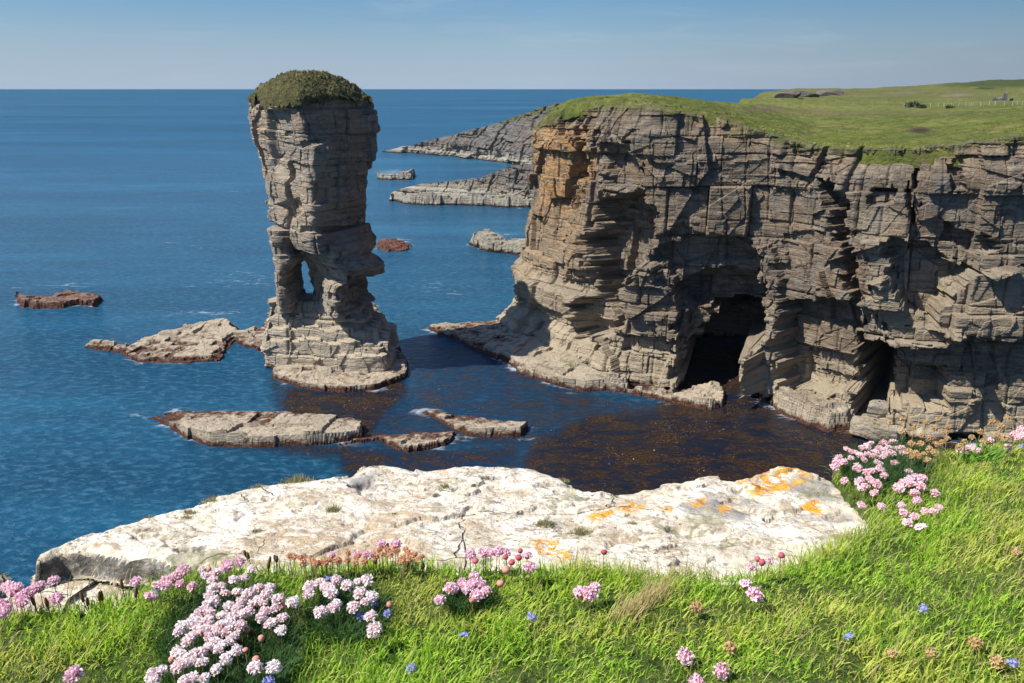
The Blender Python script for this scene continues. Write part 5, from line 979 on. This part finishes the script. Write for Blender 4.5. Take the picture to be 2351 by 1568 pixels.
cushion(2030, 1090, 100, 45, 3500, 'grey green thrift cushion under the pink flowers overhanging the cove'); cushion(1070, 1400, 45, 28, 700, 'little dark green cushion under the small mid knot of flowers')
# brown plantain spikes and the bare twig
sp_v, sp_f = lathe([(0.0009, 0), (0.0009, .45), (0.0026, .5), (0.0031, .7), (0.0024, .9), (0.0004, 1.0)], 7, 0.05); SPIKE = me_of('plantain_spike', sp_v, sp_f, M['spike'], True)
for u, v in c7([(405,760),(575,775),(590,790),(665,770),(690,765),(825,690),(900,750),(1645,490),(1830,520),(1775,560),(250,790),(330,800)]) + c8([(370,775),(570,800),(670,820),(635,750)]) + c5([(1045,40),(1270,55),(1190,85),(2080,90)]):
    g = at_plane(u, v + 30, GA, GB); o = bpy.data.objects.new('plantain_spike', SPIKE); COL.objects.link(o); h = random.uniform(0.04, 0.06); zg = float(gz(np.array(g[0]), np.array(g[1]))); top = at(u, v, g[1])[2]
    o.location = (g[0], g[1], zg); o.scale = (1, 1, max(0.03, top - zg + 0.012)); o.rotation_euler = (random.uniform(-.2, .2), random.uniform(-.2, .2), 0)
    tag(o, 'thin dark brown plantain spike poking up at the slab edge of the turf', 'seed spike', 'plantain spikes along the turf edge')
tw = at_plane(1062, 1322, GA, GB); th_ = at(1066, 1232, tw[1])[2] - tw[2]; tv_, tf2 = lathe([(0.0022, -0.01), (0.0020, th_ * .3), (0.0023, th_ * .5), (0.0017, th_ * .8), (0.0009, th_)], 7, 0.08, 4); tv_[:, 0] += 0.006 * np.sin(tv_[:, 2] * 40) + tv_[:, 2] * 0.04
o = mesh_np('twig', tv_ + np.array([tw[0], tw[1], tw[2]]), tf2, M['twig'], None, True); tag(o, 'bare upright dark twig standing at the front of the slab', 'twig')
# lichen tufts on the slab
def tuft(u, v, r, label):
    c = at_plane(u, v, SA, SB); n = int(260 * (r / 0.03)); P = np.array([(c[0] + random.gauss(0, r * .5), c[1] + random.gauss(0, r * .3), 0) for _ in range(n)]); P[:, 2] = CAM_Z - (SA + SB * P[:, 1]) - 0.004; iv = int(np.argmin((SLABV[:, 0] - c[0]) ** 2 + (SLABV[:, 1] - c[1]) ** 2)); P[:, 2] += max(-0.02, SLABV[iv, 2] - (CAM_Z - (SA + SB * SLABV[iv, 1])))
    dd = np.hypot(P[:, 0] - c[0], P[:, 1] - c[1]) / r
    V_, F_2, T_ = blades(P, np.clip(r * 0.62 * (1.15 - 0.7 * dd), .004, 1) * RNG.uniform(.5, 1.1, n), RNG.uniform(0.0012, 0.0026, n), RNG.uniform(-.4, .8, n), RNG.uniform(0, 6.28, n), np.array([[0.36, 0.34, 0.19]]) * RNG.uniform(0.35, 1.3, (n, 1)), RNG.uniform(0, .7, n))
    tag(mesh_np('lichen_tuft', V_, F_2, M['blade'], None, False, {'tint': T_}), label, 'lichen tuft', 'grey green tufts on the white slab')
tuft(683, 1110, 0.048, 'largest grey green tuft on the skyline of the white slab'); tuft(492, 1145, 0.032, 'second largest tuft on the slab skyline, left of the largest'); tuft(592, 1127, 0.022, 'small tuft on the slab skyline between the two largest tufts'); tuft(342, 1180, 0.020, 'small tuft on the slab skyline nearest its dark left tip')
for u, v, r in ((430, 1168, .026), (425, 1180, .018), (765, 1180, .028), (590, 1232, .02), (1250, 1212, .028), (1335, 1222, .034), (1310, 1228, .022), (1440, 1192, .014), (1452, 1210, .018), (1022, 1127, .026), (905, 1185, .014), (1290, 1110, .02)): tuft(u, v, r, 'small grey green lichen tuft on the flat top of the white slab')

# ------------------------------------------------------------------ the cliff we stand on, down to the sea
NP = np.vstack([[[-9, -8]], [[-9, 0.2]], pl([(-150, 1440), (60, 1400), (95, 1330), (330, 1200), (640, 1130), (900, 1100), (1240, 1105), (1480, 1145), (1900, 1140), (2000, 1120), (2350, 1065), (2900, 1030)], GA + 0.06, GB), [[10, 4.0]], [[10, -8]]])
NPc = resample(np.vstack([NP, NP[:1]]), 701)[:-1]; tnx = np.roll(NPc[:, 0], -1) - np.roll(NPc[:, 0], 1); tny = np.roll(NPc[:, 1], -1) - np.roll(NPc[:, 1], 1); tl = np.hypot(tnx, tny); onx, ony = -tny / tl, tnx / tl
zz_ = np.concatenate([np.arange(-1.5, 28, 0.5), np.linspace(28, 31.9, 40)]); S_ = np.repeat(np.r_[0, np.cumsum(np.hypot(*np.diff(NPc, axis=0).T))][None], len(zz_), 0); Z_ = np.repeat(zz_[:, None], len(NPc), 1)
topz = CAM_Z - (GA + 0.10 + GB * np.maximum(NPc[:, 1], -3)); Z_ = -1.5 + (Z_ + 1.5) / (31.9 + 1.5) * (topz[None] + 1.5)
D_ = (rock2d(S_, Z_, 611) - 1.6) * sstep(0, 3, topz[None] - Z_) * 0.6 - 0.05
X_ = NPc[None, :, 0] + D_ * onx[None]; Y_ = NPc[None, :, 1] + D_ * ony[None]
zl = np.zeros(X_.size)
tag(mesh_np('near_cliff', np.stack([X_, Y_, Z_], -1), grid_faces(len(zz_), len(NPc), True), M['cliff'], None, False, {'lichen': zl, 'dry': zl, 'turf': zl}), 'near cliff under the flowery turf, dropping to the sea', 'cliff', kind='structure')
c = at_z(8, 1352, 30.2)
b_ = boulder(-60, 1448, (0.52, 0.6, 0.42), 'dark rock corner jutting out below the cream slab at the left edge', 21, 'skerry', 29.66, 0.4); b_.name = 'rock_outcrop'; b_['category'] = 'rock'; del b_['group']

# ------------------------------------------------------------------ sea air between here and the far headland
bm = bmesh.new(); bmesh.ops.create_cube(bm, size=1, matrix=Matrix.Translation((60, 460, 20)) @ Matrix.Diagonal((1700, 1180, 44, 1)))
hm_ = bpy.data.materials.new('haze'); hm_.use_nodes = True; ht = hm_.node_tree; ht.nodes.clear(); ho = ht.nodes.new('ShaderNodeOutputMaterial'); hv = ht.nodes.new('ShaderNodeVolumePrincipled')
hv.inputs['Color'].default_value = (0.80, 0.88, 1.0, 1); hv.inputs['Density'].default_value = 0.00005; hv.inputs['Anisotropy'].default_value = 0.2; ht.links.new(hv.outputs[0], ho.inputs['Volume'])
tag(bm_obj('haze', bm, hm_), 'thin sea haze softening the far headland and the distant water', 'haze', kind='stuff')
